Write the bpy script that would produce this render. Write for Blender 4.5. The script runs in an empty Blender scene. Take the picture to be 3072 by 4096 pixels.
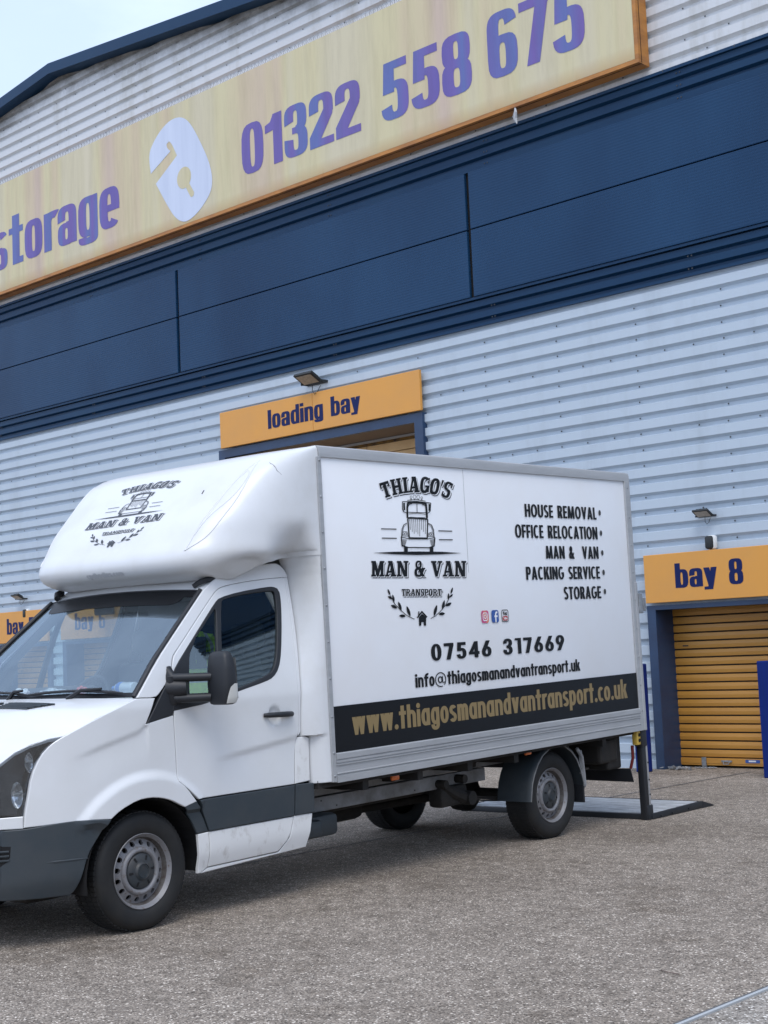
import bpy, bmesh, math, random
from mathutils import Vector, Matrix
from mathutils.geometry import delaunay_2d_cdt
R = math.radians
random.seed(7)
scene = bpy.context.scene
COL = scene.collection
# ------------------------------------------------------------------ camera
cam_d = bpy.data.cameras.new('camera'); cam = bpy.data.objects.new('camera', cam_d); COL.objects.link(cam)
cam_d.sensor_fit = 'VERTICAL'; cam_d.sensor_height = 36.0; cam_d.sensor_width = 27.0; cam_d.lens = 50.7476
cam_d.clip_start = 0.1; cam_d.clip_end = 3000
cr = Vector((0.72573039, 0.68664235, -0.04286828)); cd = Vector((-0.09609221, 0.03946842, -0.99458963)); cf = Vector((-0.68123541, 0.72592323, 0.09462441))
cam.matrix_world = Matrix(((cr.x, -cd.x, -cf.x, 0), (cr.y, -cd.y, -cf.y, 0), (cr.z, -cd.z, -cf.z, 1.59847), (0, 0, 0, 1)))
scene.camera = cam
# ------------------------------------------------------------------ world: overcast, blueish
SUN_EL, SUN_AZ = R(58), R(136)          # azimuth measured from +Y towards +X
w = bpy.data.worlds.new('World'); scene.world = w; w.use_nodes = True
nt = w.node_tree; nt.nodes.clear()
def wn(t, **k):
    n = nt.nodes.new(t)
    for a, b in k.items(): setattr(n, a, b)
    return n
out = wn('ShaderNodeOutputWorld'); bg = wn('ShaderNodeBackground')
sky = wn('ShaderNodeTexSky', sky_type='NISHITA', sun_disc=False, sun_elevation=SUN_EL, sun_rotation=SUN_AZ, air_density=1.3, dust_density=2.0, ozone_density=2.5)
tc = wn('ShaderNodeTexCoord'); mp = wn('ShaderNodeMapping'); mp.inputs['Scale'].default_value = (1.0, 1.0, 2.2)
no = wn('ShaderNodeTexNoise'); no.inputs['Scale'].default_value = 2.3; no.inputs['Detail'].default_value = 7; no.inputs['Roughness'].default_value = .55
ra = wn('ShaderNodeValToRGB'); ra.color_ramp.elements[0].position = .36; ra.color_ramp.elements[1].position = .66
ra.color_ramp.elements[0].color = (.6, .6, .6, 1); ra.color_ramp.elements[1].color = (.97, .97, .97, 1)
cl = wn('ShaderNodeValToRGB'); cl.color_ramp.elements[0].color = (4.5, 5.4, 7.3, 1); cl.color_ramp.elements[1].color = (6.2, 7.1, 8.9, 1)
mx = wn('ShaderNodeMix', data_type='RGBA')
L_ = nt.links.new
L_(tc.outputs['Generated'], mp.inputs['Vector']); L_(mp.outputs['Vector'], no.inputs['Vector'])
L_(no.outputs['Fac'], ra.inputs['Fac']); L_(no.outputs['Fac'], cl.inputs['Fac'])
L_(ra.outputs['Color'], mx.inputs[0]); L_(sky.outputs['Color'], mx.inputs[6]); L_(cl.outputs['Color'], mx.inputs[7])
L_(mx.outputs[2], bg.inputs['Color']); bg.inputs['Strength'].default_value = 0.12
L_(bg.outputs['Background'], out.inputs['Surface'])
sd = bpy.data.lights.new('sun', 'SUN'); so = bpy.data.objects.new('sun', sd); COL.objects.link(so)
sd.energy = 0.95; sd.angle = R(32); sd.color = (1, .96, .90)
so.rotation_euler = Vector((math.sin(SUN_AZ)*math.cos(SUN_EL), math.cos(SUN_AZ)*math.cos(SUN_EL), math.sin(SUN_EL))).to_track_quat('Z', 'Y').to_euler()
scene.view_settings.view_transform = 'Standard'; scene.view_settings.look = 'None'
scene.view_settings.exposure = 0.72; scene.view_settings.gamma = 1.0
scene.render.resolution_x = 768; scene.render.resolution_y = 1024
# ------------------------------------------------------------------ materials
def mat(name, col=(.5, .5, .5), rough=.5, metal=0, spec=.5, noise=None, bump=None, emit=None, coat=0):
    """noise=(scale, colour2, lo, hi[, stretch xyz]); bump=(scale, strength, dist)"""
    m = bpy.data.materials.new(name); m.use_nodes = True; t = m.node_tree; b = t.nodes['Principled BSDF']
    b.inputs['Base Color'].default_value = (*col, 1); b.inputs['Roughness'].default_value = rough
    b.inputs['Metallic'].default_value = metal; b.inputs['Specular IOR Level'].default_value = spec
    if coat: b.inputs['Coat Weight'].default_value = coat; b.inputs['Coat Roughness'].default_value = .08
    c = t.nodes.new('ShaderNodeTexCoord')
    if noise:
        n = t.nodes.new('ShaderNodeTexNoise'); n.inputs['Scale'].default_value = noise[0]; n.inputs['Detail'].default_value = 6; n.inputs['Roughness'].default_value = .62
        mpn = t.nodes.new('ShaderNodeMapping'); mpn.inputs['Scale'].default_value = noise[4] if len(noise) > 4 else (1, 1, 1)
        r = t.nodes.new('ShaderNodeValToRGB'); r.color_ramp.elements[0].position = noise[2]; r.color_ramp.elements[1].position = noise[3]
        r.color_ramp.elements[0].color = (*noise[1], 1); r.color_ramp.elements[1].color = (*col, 1)
        t.links.new(c.outputs['Object'], mpn.inputs['Vector']); t.links.new(mpn.outputs['Vector'], n.inputs['Vector'])
        t.links.new(n.outputs['Fac'], r.inputs['Fac']); t.links.new(r.outputs['Color'], b.inputs['Base Color'])
    if bump:
        n2 = t.nodes.new('ShaderNodeTexNoise'); n2.inputs['Scale'].default_value = bump[0]; n2.inputs['Detail'].default_value = 4
        bp = t.nodes.new('ShaderNodeBump'); bp.inputs['Strength'].default_value = bump[1]; bp.inputs['Distance'].default_value = bump[2]
        t.links.new(c.outputs['Object'], n2.inputs['Vector']); t.links.new(n2.outputs['Fac'], bp.inputs['Height']); t.links.new(bp.outputs['Normal'], b.inputs['Normal'])
    return m
M = {}
M['white'] = mat('van_white_paint', (.70, .715, .73), .26, spec=.5, coat=.4, noise=(1.3, (.65, .66, .66), .30, .58))
M['white_dirty'] = mat('white_paint_road_dirt', (.74, .745, .74), .35, coat=.2, noise=(16, (.58, .57, .55), .30, .46, (1, 1, .6)))
M['panel'] = mat('box_panel_white', (.80, .825, .86), .38, noise=(.8, (.77, .775, .785), .3, .6))
M['fibre'] = mat('fibreglass_white', (.66, .675, .69), .33, coat=.15, noise=(2.2, (.61, .615, .61), .3, .52), bump=(3.0, .12, .02))
M['ali'] = mat('mill_aluminium', (.44, .45, .46), .5, metal=.35, noise=(6, (.38, .39, .40), .3, .6, (.4, 2, 3)))
M['plastic'] = mat('grey_plastic', (.030, .041, .050), .5, noise=(4, (.042, .050, .056), .35, .6))
M['black'] = mat('black_plastic', (.012, .014, .018), .5, bump=(260, .25, .002))
M['void'] = mat('dark_cavity', (.006, .006, .007), .9)
M['rubber'] = mat('tyre_rubber', (.008, .009, .010), .72, noise=(7, (.015, .0145, .014), .4, .62))
M['rim'] = mat('worn_silver_rim', (.21, .21, .22), .48, metal=.15, noise=(38, (.14, .11, .095), .33, .44))
M['rimdark'] = mat('rusty_rim_barrel', (.10, .095, .09), .6, noise=(20, (.05, .036, .03), .35, .6))
M['cap'] = mat('hub_cap_plastic', (.030, .038, .045), .5, noise=(9, (.05, .05, .05), .4, .6))
M['chassis'] = mat('chassis_grey_paint', (.25, .26, .27), .55, noise=(3.5, (.12, .115, .11), .36, .6))
M['under'] = mat('dirty_underbody', (.012, .0115, .011), .8, noise=(6, (.028, .024, .020), .35, .6))
M['vinyl'] = mat('black_vinyl', (.005, .006, .008), .42, spec=.25)
M['vinylfade'] = mat('faded_black_vinyl', (.030, .034, .042), .45)
M['gold'] = mat('gold_vinyl', (.245, .175, .075), .45)
M['chrome'] = mat('lamp_chrome', (.85, .86, .87), .10, metal=.9)
M['amber'] = mat('amber_lens', (.55, .13, .03), .25)
M['lens'] = mat('clear_lens', (.55, .55, .52), .12)
M['ribblue'] = mat('blue_steel_cladding', (.007, .036, .090), .45, spec=.2, noise=(.7, (.010, .044, .100), .3, .6))
M['frame'] = mat('blue_door_frame', (.020, .050, .115), .4, noise=(2, (.015, .035, .085), .35, .6))
M['bollard'] = mat('bright_blue_paint', (.002, .018, .16), .55, spec=.2, noise=(3, (.003, .018, .12), .3, .5, (6, 6, .4)))
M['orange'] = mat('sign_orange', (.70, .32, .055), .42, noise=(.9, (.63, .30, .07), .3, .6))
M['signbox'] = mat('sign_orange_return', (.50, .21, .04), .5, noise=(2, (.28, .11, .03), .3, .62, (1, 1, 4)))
M['navy'] = mat('navy_vinyl', (.002, .010, .085), .5, spec=.25)
M['shutter'] = mat('shutter_orange', (.52, .25, .045), .42, noise=(1.5, (.46, .215, .04), .3, .6))
M['dark'] = mat('dark_grey_steel', (.035, .036, .038), .5)
M['lamphouse'] = mat('floodlight_black', (.016, .019, .02), .5)
M['lampglass'] = mat('floodlight_glass', (.42, .36, .28), .3, noise=(14, (.30, .27, .22), .4, .6))
M['galv'] = mat('galvanised_steel', (.36, .38, .40), .45, metal=.6, noise=(20, (.24, .25, .26), .35, .6))
M['plywood'] = mat('beige_boards', (.80, .55, .28), .7, noise=(3, (.72, .48, .24), .35, .6))
M['soffit'] = mat('brown_grey_soffit', (.16, .12, .10), .7)
M['tread'] = mat('worn_alloy_plate', (.62, .64, .66), .5, metal=.25, noise=(5, (.36, .37, .38), .35, .6, (8, 1, 1)))
M['screw'] = mat('screw_heads', (.06, .062, .065), .5)
M['sealant'] = mat('pale_joint_sealant', (.40, .42, .43), .6)
M['seat'] = mat('seat_fabric', (.035, .038, .042), .85, bump=(120, .3, .004))
M['dash'] = mat('dashboard_grey', (.05, .052, .055), .6)
M['vest'] = mat('hi_vis_yellow', (.55, .85, .02), .7, noise=(12, (.42, .66, .02), .35, .6))
M['reflective'] = mat('grey_reflective_tape', (.30, .33, .34), .35)
M['paper'] = mat('paper_white', (.72, .74, .74), .7)
M['red'] = mat('red_plastic', (.55, .06, .04), .4)
M['darkred'] = mat('dark_red_cable', (.16, .012, .010), .5)
M['blueprint'] = mat('blue_print', (.04, .16, .5), .4)
M['pvc'] = mat('clear_pet', (.55, .62, .65), .15)
M['yellowbox'] = mat('yellow_control_box', (.62, .42, .08), .45)
M['lockblue'] = mat('pale_blue_vinyl', (.60, .66, .80), .5, noise=(1.2, (.53, .59, .73), .35, .6, (3, 1, .2)))
M['igpink'] = mat('icon_pink', (.55, .08, .22), .35, noise=(9, (.80, .30, .06), .28, .46))
M['fbblue'] = mat('icon_blue', (.03, .09, .33), .35)
M['ytred'] = mat('icon_red', (.45, .03, .03), .35)
M['white2'] = mat('white_vinyl', (.80, .81, .83), .38)
M['seam'] = mat('grey_seam', (.10, .10, .10), .7)

def glass(name, tint, refl, base):
    m = bpy.data.materials.new(name); m.use_nodes = True; t = m.node_tree; t.nodes.remove(t.nodes['Principled BSDF'])
    o = t.nodes['Material Output']; tr = t.nodes.new('ShaderNodeBsdfTransparent'); tr.inputs['Color'].default_value = (*tint, 1)
    gl = t.nodes.new('ShaderNodeBsdfGlossy'); gl.inputs['Roughness'].default_value = .015; gl.inputs['Color'].default_value = (*refl, 1)
    lw = t.nodes.new('ShaderNodeLayerWeight'); lw.inputs['Blend'].default_value = .35
    mr = t.nodes.new('ShaderNodeMapRange'); mr.inputs['To Min'].default_value = base[0]; mr.inputs['To Max'].default_value = base[1]
    ms = t.nodes.new('ShaderNodeMixShader')
    t.links.new(lw.outputs['Fresnel'], mr.inputs['Value']); t.links.new(mr.outputs['Result'], ms.inputs['Fac'])
    t.links.new(tr.outputs[0], ms.inputs[1]); t.links.new(gl.outputs[0], ms.inputs[2]); t.links.new(ms.outputs[0], o.inputs['Surface'])
    return m
M['screen'] = glass('windscreen_glass', (.86, .94, .97), (.74, .89, 1), (.19, .76))
M['sideglass'] = glass('side_window_glass', (.72, .84, .80), (.80, .92, .95), (.15, .75))
M['lampcover'] = glass('headlight_cover', (.72, .76, .80), (.9, .95, 1), (.12, .8))

def cladding_mat(name, col, dirt, amt):
    m = mat(name, col, .42, spec=.4)
    t = m.node_tree; b = t.nodes['Principled BSDF']; c = t.nodes.new('ShaderNodeTexCoord')
    mpn = t.nodes.new('ShaderNodeMapping'); mpn.inputs['Scale'].default_value = (1.3, 1, .22)
    n = t.nodes.new('ShaderNodeTexNoise'); n.inputs['Scale'].default_value = 1.6; n.inputs['Detail'].default_value = 8; n.inputs['Roughness'].default_value = .68
    r = t.nodes.new('ShaderNodeValToRGB'); r.color_ramp.elements[0].position = .30; r.color_ramp.elements[1].position = amt
    r.color_ramp.elements[0].color = (*dirt, 1); r.color_ramp.elements[1].color = (*col, 1)
    t.links.new(c.outputs['Object'], mpn.inputs['Vector']); t.links.new(mpn.outputs['Vector'], n.inputs['Vector'])
    t.links.new(n.outputs['Fac'], r.inputs['Fac']); t.links.new(r.outputs['Color'], b.inputs['Base Color'])
    return m
def verge_grime(m):
    t = m.node_tree; b = t.nodes['Principled BSDF']; src = b.inputs['Base Color'].links[0].from_socket
    c = t.nodes.new('ShaderNodeTexCoord'); sx = t.nodes.new('ShaderNodeSeparateXYZ'); t.links.new(c.outputs['Object'], sx.inputs[0])
    def mth(op, a, v):
        n = t.nodes.new('ShaderNodeMath'); n.operation = op; t.links.new(a, n.inputs[0])
        if isinstance(v, float): n.inputs[1].default_value = v
        else: t.links.new(v, n.inputs[1])
        return n.outputs[0]
    ax = t.nodes.new('ShaderNodeMath'); ax.operation = 'ABSOLUTE'; t.links.new(mth('ADD', sx.outputs[0], 22.25), ax.inputs[0])
    d = mth('ADD', sx.outputs[2], mth('MULTIPLY', ax.outputs[0], .104))
    mr = t.nodes.new('ShaderNodeMapRange'); mr.inputs['From Min'].default_value = 11.75; mr.inputs['From Max'].default_value = 12.6; t.links.new(d, mr.inputs['Value'])
    n = t.nodes.new('ShaderNodeTexNoise'); n.inputs['Scale'].default_value = 2.6; n.inputs['Detail'].default_value = 8; n.inputs['Roughness'].default_value = .72; t.links.new(c.outputs['Object'], n.inputs['Vector'])
    f = mth('MULTIPLY', mth('SUBTRACT', mth('ADD', n.outputs['Fac'], mr.outputs['Result']), 1.02), 1.6); 
    cl_ = t.nodes.new('ShaderNodeClamp'); t.links.new(f, cl_.inputs['Value'])
    mx_ = t.nodes.new('ShaderNodeMix'); mx_.data_type = 'RGBA'; mx_.inputs[7].default_value = (.13, .125, .115, 1); t.links.new(cl_.outputs[0], mx_.inputs[0]); t.links.new(src, mx_.inputs[6]); t.links.new(mx_.outputs[2], b.inputs['Base Color'])
M['clad_low'] = cladding_mat('silver_blue_cladding', (.47, .545, .62), (.42, .485, .55), .50)
M['clad_up'] = cladding_mat('weathered_white_cladding', (.62, .64, .66), (.47, .475, .46), .50)

verge_grime(M['clad_up'])
def micro_rib():
    m = mat('blue_micro_rib_panel', (.009, .044, .108), .36, spec=.20)
    t = m.node_tree; b = t.nodes['Principled BSDF']; c = t.nodes.new('ShaderNodeTexCoord')
    wv = t.nodes.new('ShaderNodeTexWave'); wv.wave_type = 'BANDS'; wv.bands_direction = 'Z'; wv.inputs['Scale'].default_value = 8.0
    bp = t.nodes.new('ShaderNodeBump'); bp.inputs['Strength'].default_value = .16; bp.inputs['Distance'].default_value = .006
    n = t.nodes.new('ShaderNodeTexNoise'); n.inputs['Scale'].default_value = .55; n.inputs['Detail'].default_value = 3
    mpn = t.nodes.new('ShaderNodeMapping'); mpn.inputs['Scale'].default_value = (1.2, 1, .6)
    r = t.nodes.new('ShaderNodeValToRGB'); r.color_ramp.elements[0].position = .3; r.color_ramp.elements[1].position = .7
    r.color_ramp.elements[0].color = (.006, .032, .084, 1); r.color_ramp.elements[1].color = (.012, .050, .118, 1)
    t.links.new(c.outputs['Object'], wv.inputs['Vector']); t.links.new(wv.outputs['Fac'], bp.inputs['Height']); t.links.new(bp.outputs['Normal'], b.inputs['Normal'])
    t.links.new(c.outputs['Object'], mpn.inputs['Vector']); t.links.new(mpn.outputs['Vector'], n.inputs['Vector']); t.links.new(n.outputs['Fac'], r.inputs['Fac']); t.links.new(r.outputs['Color'], b.inputs['Base Color'])
    return m
M['micro'] = micro_rib()

def streak(name, cols, zrust=None, rough=.6):
    """weathered vinyl: vertical run-off streaks"""
    m = mat(name, cols[0], rough); t = m.node_tree; b = t.nodes['Principled BSDF']; c = t.nodes.new('ShaderNodeTexCoord')
    mpn = t.nodes.new('ShaderNodeMapping'); mpn.inputs['Scale'].default_value = (1.0, 1, .02)
    n = t.nodes.new('ShaderNodeTexNoise'); n.inputs['Scale'].default_value = .9; n.inputs['Detail'].default_value = 2; n.inputs['Roughness'].default_value = .7
    r = t.nodes.new('ShaderNodeValToRGB'); e = r.color_ramp.elements
    ps = [.30, .42, .50, .58, .70]
    e[0].position = ps[0]; e[0].color = (*cols[0], 1); e[1].position = ps[4]; e[1].color = (*cols[4 % len(cols)], 1)
    for i in (1, 2, 3):
        q = e.new(ps[i]); q.color = (*cols[i % len(cols)], 1)
    t.links.new(c.outputs['Object'], mpn.inputs['Vector']); t.links.new(mpn.outputs['Vector'], n.inputs['Vector']); t.links.new(n.outputs['Fac'], r.inputs['Fac'])
    # fine grime
    mp2 = t.nodes.new('ShaderNodeMapping'); mp2.inputs['Scale'].default_value = (2.4, 1, .22)
    n2 = t.nodes.new('ShaderNodeTexNoise'); n2.inputs['Scale'].default_value = 2.2; n2.inputs['Detail'].default_value = 8; n2.inputs['Roughness'].default_value = .75
    r2 = t.nodes.new('ShaderNodeValToRGB'); r2.color_ramp.elements[0].position = .32; r2.color_ramp.elements[1].position = .55
    r2.color_ramp.elements[0].color = (.74, .72, .68, 1); r2.color_ramp.elements[1].color = (1, 1, 1, 1)
    mu = t.nodes.new('ShaderNodeMix'); mu.data_type = 'RGBA'; mu.blend_type = 'MULTIPLY'; mu.inputs[0].default_value = .55
    t.links.new(c.outputs['Object'], mp2.inputs['Vector']); t.links.new(mp2.outputs['Vector'], n2.inputs['Vector']); t.links.new(n2.outputs['Fac'], r2.inputs['Fac'])
    t.links.new(r.outputs['Color'], mu.inputs[6]); t.links.new(r2.outputs['Color'], mu.inputs[7]); last = mu.outputs[2]
    if zrust is not None:     # rust bleeding up from the bottom edge
        sx = t.nodes.new('ShaderNodeSeparateXYZ'); t.links.new(c.outputs['Object'], sx.inputs[0])
        mr = t.nodes.new('ShaderNodeMapRange'); mr.inputs['From Min'].default_value = zrust + .20; mr.inputs['From Max'].default_value = zrust
        t.links.new(sx.outputs['Z'], mr.inputs['Value'])
        ml = t.nodes.new('ShaderNodeMath'); ml.operation = 'MULTIPLY'; t.links.new(mr.outputs['Result'], ml.inputs[0]); t.links.new(n2.outputs['Fac'], ml.inputs[1])
        m3 = t.nodes.new('ShaderNodeMix'); m3.data_type = 'RGBA'; m3.inputs[7].default_value = (.42, .23, .07, 1)
        t.links.new(ml.outputs[0], m3.inputs[0]); t.links.new(last, m3.inputs[6]); last = m3.outputs[2]
    t.links.new(last, b.inputs['Base Color'])
    return m
M['signface'] = streak('faded_sign_face', [(.57, .45, .36), (.60, .50, .33), (.62, .555, .34), (.60, .54, .37), (.64, .575, .42)], 8.79)
M['faded'] = streak('faded_purple_vinyl', [(.125, .095, .34), (.15, .11, .37), (.11, .15, .39), (.16, .105, .36), (.10, .165, .39)])

def ground_mat(name, tone):
    m = mat(name, (.2, .19, .18), .8, spec=.35); t = m.node_tree; b = t.nodes['Principled BSDF']; c = t.nodes.new('ShaderNodeTexCoord')
    def N(tp, **k):
        n = t.nodes.new(tp)
        for a, v in k.items(): setattr(n, a, v)
        return n
    v = N('ShaderNodeTexVoronoi'); v.inputs['Scale'].default_value = 120
    r = N('ShaderNodeValToRGB'); e = r.color_ramp.elements; r.color_ramp.interpolation = 'CONSTANT'
    sep = N('ShaderNodeSeparateColor'); t.links.new(v.outputs['Color'], sep.inputs[0])
    t.links.new(sep.outputs[0], r.inputs['Fac'])
    pal = [(0, (.092, .079, .066)), (.12, (.182, .160, .136)), (.30, (.250, .220, .188)), (.52, (.226, .206, .180)), (.68, (.318, .282, .242)), (.86, (.43, .385, .335)), (.96, (.78, .73, .66))]
    e[0].position, e[0].color = 0, (*pal[0][1], 1); e[1].position, e[1].color = pal[-1][0], (*pal[-1][1], 1)
    for p, q in pal[1:-1]: x = e.new(p); x.color = (*q, 1)
    n = N('ShaderNodeTexNoise'); n.inputs['Scale'].default_value = .55; n.inputs['Detail'].default_value = 7; n.inputs['Roughness'].default_value = .6
    r2 = N('ShaderNodeValToRGB'); r2.color_ramp.elements[0].position = .30; r2.color_ramp.elements[1].position = .68
    r2.color_ramp.elements[0].color = (.78*tone[0], .76*tone[1], .74*tone[2], 1); r2.color_ramp.elements[1].color = (1.2*tone[0], 1.2*tone[1], 1.2*tone[2], 1)
    mu = N('ShaderNodeMix', data_type='RGBA', blend_type='MULTIPLY'); mu.inputs[0].default_value = 1
    n3 = N('ShaderNodeTexNoise'); n3.inputs['Scale'].default_value = 9; n3.inputs['Detail'].default_value = 5
    r3 = N('ShaderNodeValToRGB'); r3.color_ramp.elements[0].position = .35; r3.color_ramp.elements[1].position = .6
    r3.color_ramp.elements[0].color = (.78, .77, .76, 1); r3.color_ramp.elements[1].color = (1.08, 1.08, 1.08, 1)
    mu2 = N('ShaderNodeMix', data_type='RGBA', blend_type='MULTIPLY'); mu2.inputs[0].default_value = 1
    for q in (v, n, n3): t.links.new(c.outputs['Object'], q.inputs['Vector'])
    t.links.new(n.outputs['Fac'], r2.inputs['Fac']); t.links.new(n3.outputs['Fac'], r3.inputs['Fac'])
    t.links.new(r.outputs['Color'], mu.inputs[6]); t.links.new(r2.outputs['Color'], mu.inputs[7])
    t.links.new(mu.outputs[2], mu2.inputs[6]); t.links.new(r3.outputs['Color'], mu2.inputs[7]); t.links.new(mu2.outputs[2], b.inputs['Base Color'])
    n5 = N('ShaderNodeTexNoise'); n5.inputs['Scale'].default_value = 1.1; n5.inputs['Detail'].default_value = 9; n5.inputs['Roughness'].default_value = .7
    r5 = N('ShaderNodeValToRGB'); r5.color_ramp.elements[0].position = .30; r5.color_ramp.elements[1].position = .44
    r5.color_ramp.elements[0].color = (.70, .67, .63, 1); r5.color_ramp.elements[1].color = (1, 1, 1, 1)
    mu3 = N('ShaderNodeMix', data_type='RGBA', blend_type='MULTIPLY'); mu3.inputs[0].default_value = 1
    t.links.new(c.outputs['Object'], n5.inputs['Vector']); t.links.new(n5.outputs['Fac'], r5.inputs['Fac'])
    t.links.new(mu2.outputs[2], mu3.inputs[6]); t.links.new(r5.outputs['Color'], mu3.inputs[7]); t.links.new(mu3.outputs[2], b.inputs['Base Color'])
    bp = N('ShaderNodeBump'); bp.inputs['Strength'].default_value = .6; bp.inputs['Distance'].default_value = .008
    t.links.new(v.outputs['Distance'], bp.inputs['Height']); bp.invert = True; t.links.new(bp.outputs['Normal'], b.inputs['Normal'])
    return m
M['ground'] = ground_mat('exposed_aggregate', (1.0, .96, .92)); M['ground2'] = ground_mat('grey_aggregate', (1.12, 1.14, 1.16))

# ------------------------------------------------------------------ object helpers
def link(o, parent=None):
    COL.objects.link(o)
    if parent: o.parent = parent
    return o
def tag(o, label=None, cat=None, group=None, kind=None):
    if label: o['label'] = label
    if cat: o['category'] = cat
    if group: o['group'] = group
    if kind: o['kind'] = kind
    return o
def empty(name, loc=(0, 0, 0)):
    o = bpy.data.objects.new(name, None); o.empty_display_size = .3; o.location = loc; return link(o)
class MB:
    def __init__(s): s.v = []; s.f = []; s.mi = []; s.mats = []; s.cur = 0
    def use(s, m):
        if m not in s.mats: s.mats.append(m)
        s.cur = s.mats.index(m); return s
    def add(s, vs, fs):
        o = len(s.v); s.v += [tuple(p) for p in vs]
        for f in fs: s.f.append([i + o for i in f]); s.mi.append(s.cur)
    def box(s, a, b):
        x0, y0, z0 = a; x1, y1, z1 = b
        s.add([(x0,y0,z0),(x1,y0,z0),(x1,y1,z0),(x0,y1,z0),(x0,y0,z1),(x1,y0,z1),(x1,y1,z1),(x0,y1,z1)],
              [(0,3,2,1),(4,5,6,7),(0,1,5,4),(1,2,6,5),(2,3,7,6),(3,0,4,7)])
    def bbox(s, a, b, r=.01):
        """box with chamfered edges"""
        bm = bmesh.new(); bmesh.ops.create_cube(bm, size=1)
        c = [(a[i]+b[i])/2 for i in range(3)]; d = [b[i]-a[i] for i in range(3)]
        for v in bm.verts: v.co = Vector([c[i] + v.co[i]*d[i] for i in range(3)])
        bmesh.ops.bevel(bm, geom=bm.edges[:], offset=min(r, min(d)*.45), segments=2, profile=.5, affect='EDGES')
        bm.verts.index_update(); s.add([v.co for v in bm.verts], [[v.index for v in f.verts] for f in bm.faces]); bm.free()
    def quad(s, a, b, c, d): s.add([a, b, c, d], [(0, 1, 2, 3)])
    def tube(s, pts, r, n=8, cap=True):
        pts = [Vector(p) for p in pts]; rs = r if isinstance(r, (list, tuple)) else [r]*len(pts); rings = []
        up = Vector((.3, .2, 1))
        for i, p in enumerate(pts):
            d = (pts[min(i+1, len(pts)-1)] - pts[max(i-1, 0)]).normalized()
            u = d.cross(up)
            if u.length < .1: u = d.cross(Vector((1, .1, 0)))
            u.normalize(); w_ = d.cross(u)
            rings.append([p + (u*math.cos(2*math.pi*k/n) + w_*math.sin(2*math.pi*k/n))*rs[i] for k in range(n)])
        vs = [q for rg in rings for q in rg]; fs = []
        for i in range(len(pts)-1):
            for k in range(n): fs.append((i*n+k, i*n+(k+1) % n, (i+1)*n+(k+1) % n, (i+1)*n+k))
        if cap: fs.append(list(range(n))[::-1]); fs.append([(len(pts)-1)*n+k for k in range(n)])
        s.add(vs, fs)
    def lathe(s, prof, n=48, closed=False, cy=0):
        """revolve (r, y) profile about the Y axis"""
        vs = []; m = len(prof)
        for k in range(n):
            a = 2*math.pi*k/n
            for r, y in prof: vs.append((r*math.cos(a), y+cy, r*math.sin(a)))
        fs = []
        for k in range(n):
            for i in range(m if closed else m-1):
                j = (i+1) % m; k2 = (k+1) % n
                fs.append((k*m+i, k*m+j, k2*m+j, k2*m+i))
        s.add(vs, fs)
    def extrude_x(s, prof, x0, x1, close=True):
        n = len(prof); vs = [(x0, y, z) for y, z in prof] + [(x1, y, z) for y, z in prof]
        fs = [(i, (i+1) % n, n+(i+1) % n, n+i) for i in range(n if close else n-1)]
        if close: fs += [list(range(n))[::-1], [n+i for i in range(n)]]
        s.add(vs, fs)
    def build(s, name, m=None, parent=None, smooth=None):
        me = bpy.data.meshes.new(name); me.from_pydata(s.v, [], s.f)
        for x in (s.mats or ([m] if m else [])): me.materials.append(x)
        if len(s.mats) > 1: me.polygons.foreach_set('material_index', s.mi)
        me.validate(); 
        bm = bmesh.new(); bm.from_mesh(me); bmesh.ops.recalc_face_normals(bm, faces=bm.faces[:]); bm.to_mesh(me); bm.free()
        if smooth is not None:
            me.polygons.foreach_set('use_smooth', [True]*len(me.polygons)); me.set_sharp_from_angle(angle=R(smooth))
        me.update()
        return link(bpy.data.objects.new(name, me), parent)
def copy_tree(o, parent=None):
    c = o.copy(); COL.objects.link(c); c.parent = parent
    for ch in list(o.children): copy_tree(ch, c)
    return c
# ------------------------------------------------------------------ 2D helpers
def inside(p, poly):
    x, y = p; r = False; n = len(poly); j = n-1
    for i in range(n):
        xi, yi = poly[i]; xj, yj = poly[j]
        if (yi > y) != (yj > y) and x < (xj-xi)*(y-yi)/(yj-yi)+xi: r = not r
        j = i
    return r
def resample(poly, step, closed=True):
    out_ = []; n = len(poly)
    for i in range(n if closed else n-1):
        a = poly[i]; b = poly[(i+1) % n]; L = math.hypot(b[0]-a[0], b[1]-a[1]); k = max(1, int(round(L/step)))
        for j in range(k): out_.append((a[0]+(b[0]-a[0])*j/k, a[1]+(b[1]-a[1])*j/k))
    if not closed: out_.append(tuple(poly[-1]))
    return out_
def smooth_poly(poly, it=1, keep=50):
    """round off soft vertices (Chaikin) but keep corners sharper than keep degrees"""
    for _ in range(it):
        q = []; n = len(poly)
        for i in range(n):
            a, b, c = Vector(poly[i-1]), Vector(poly[i]), Vector(poly[(i+1) % n])
            ang = math.degrees((b-a).angle(c-b, 0))
            if ang > keep: q.append(tuple(b))
            else: q += [tuple(b.lerp(a, .25)), tuple(b.lerp(c, .25))]
        poly = q
    return poly
def area(p): return sum(p[i-1][0]*p[i][1]-p[i][0]*p[i-1][1] for i in range(len(p)))/2
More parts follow.
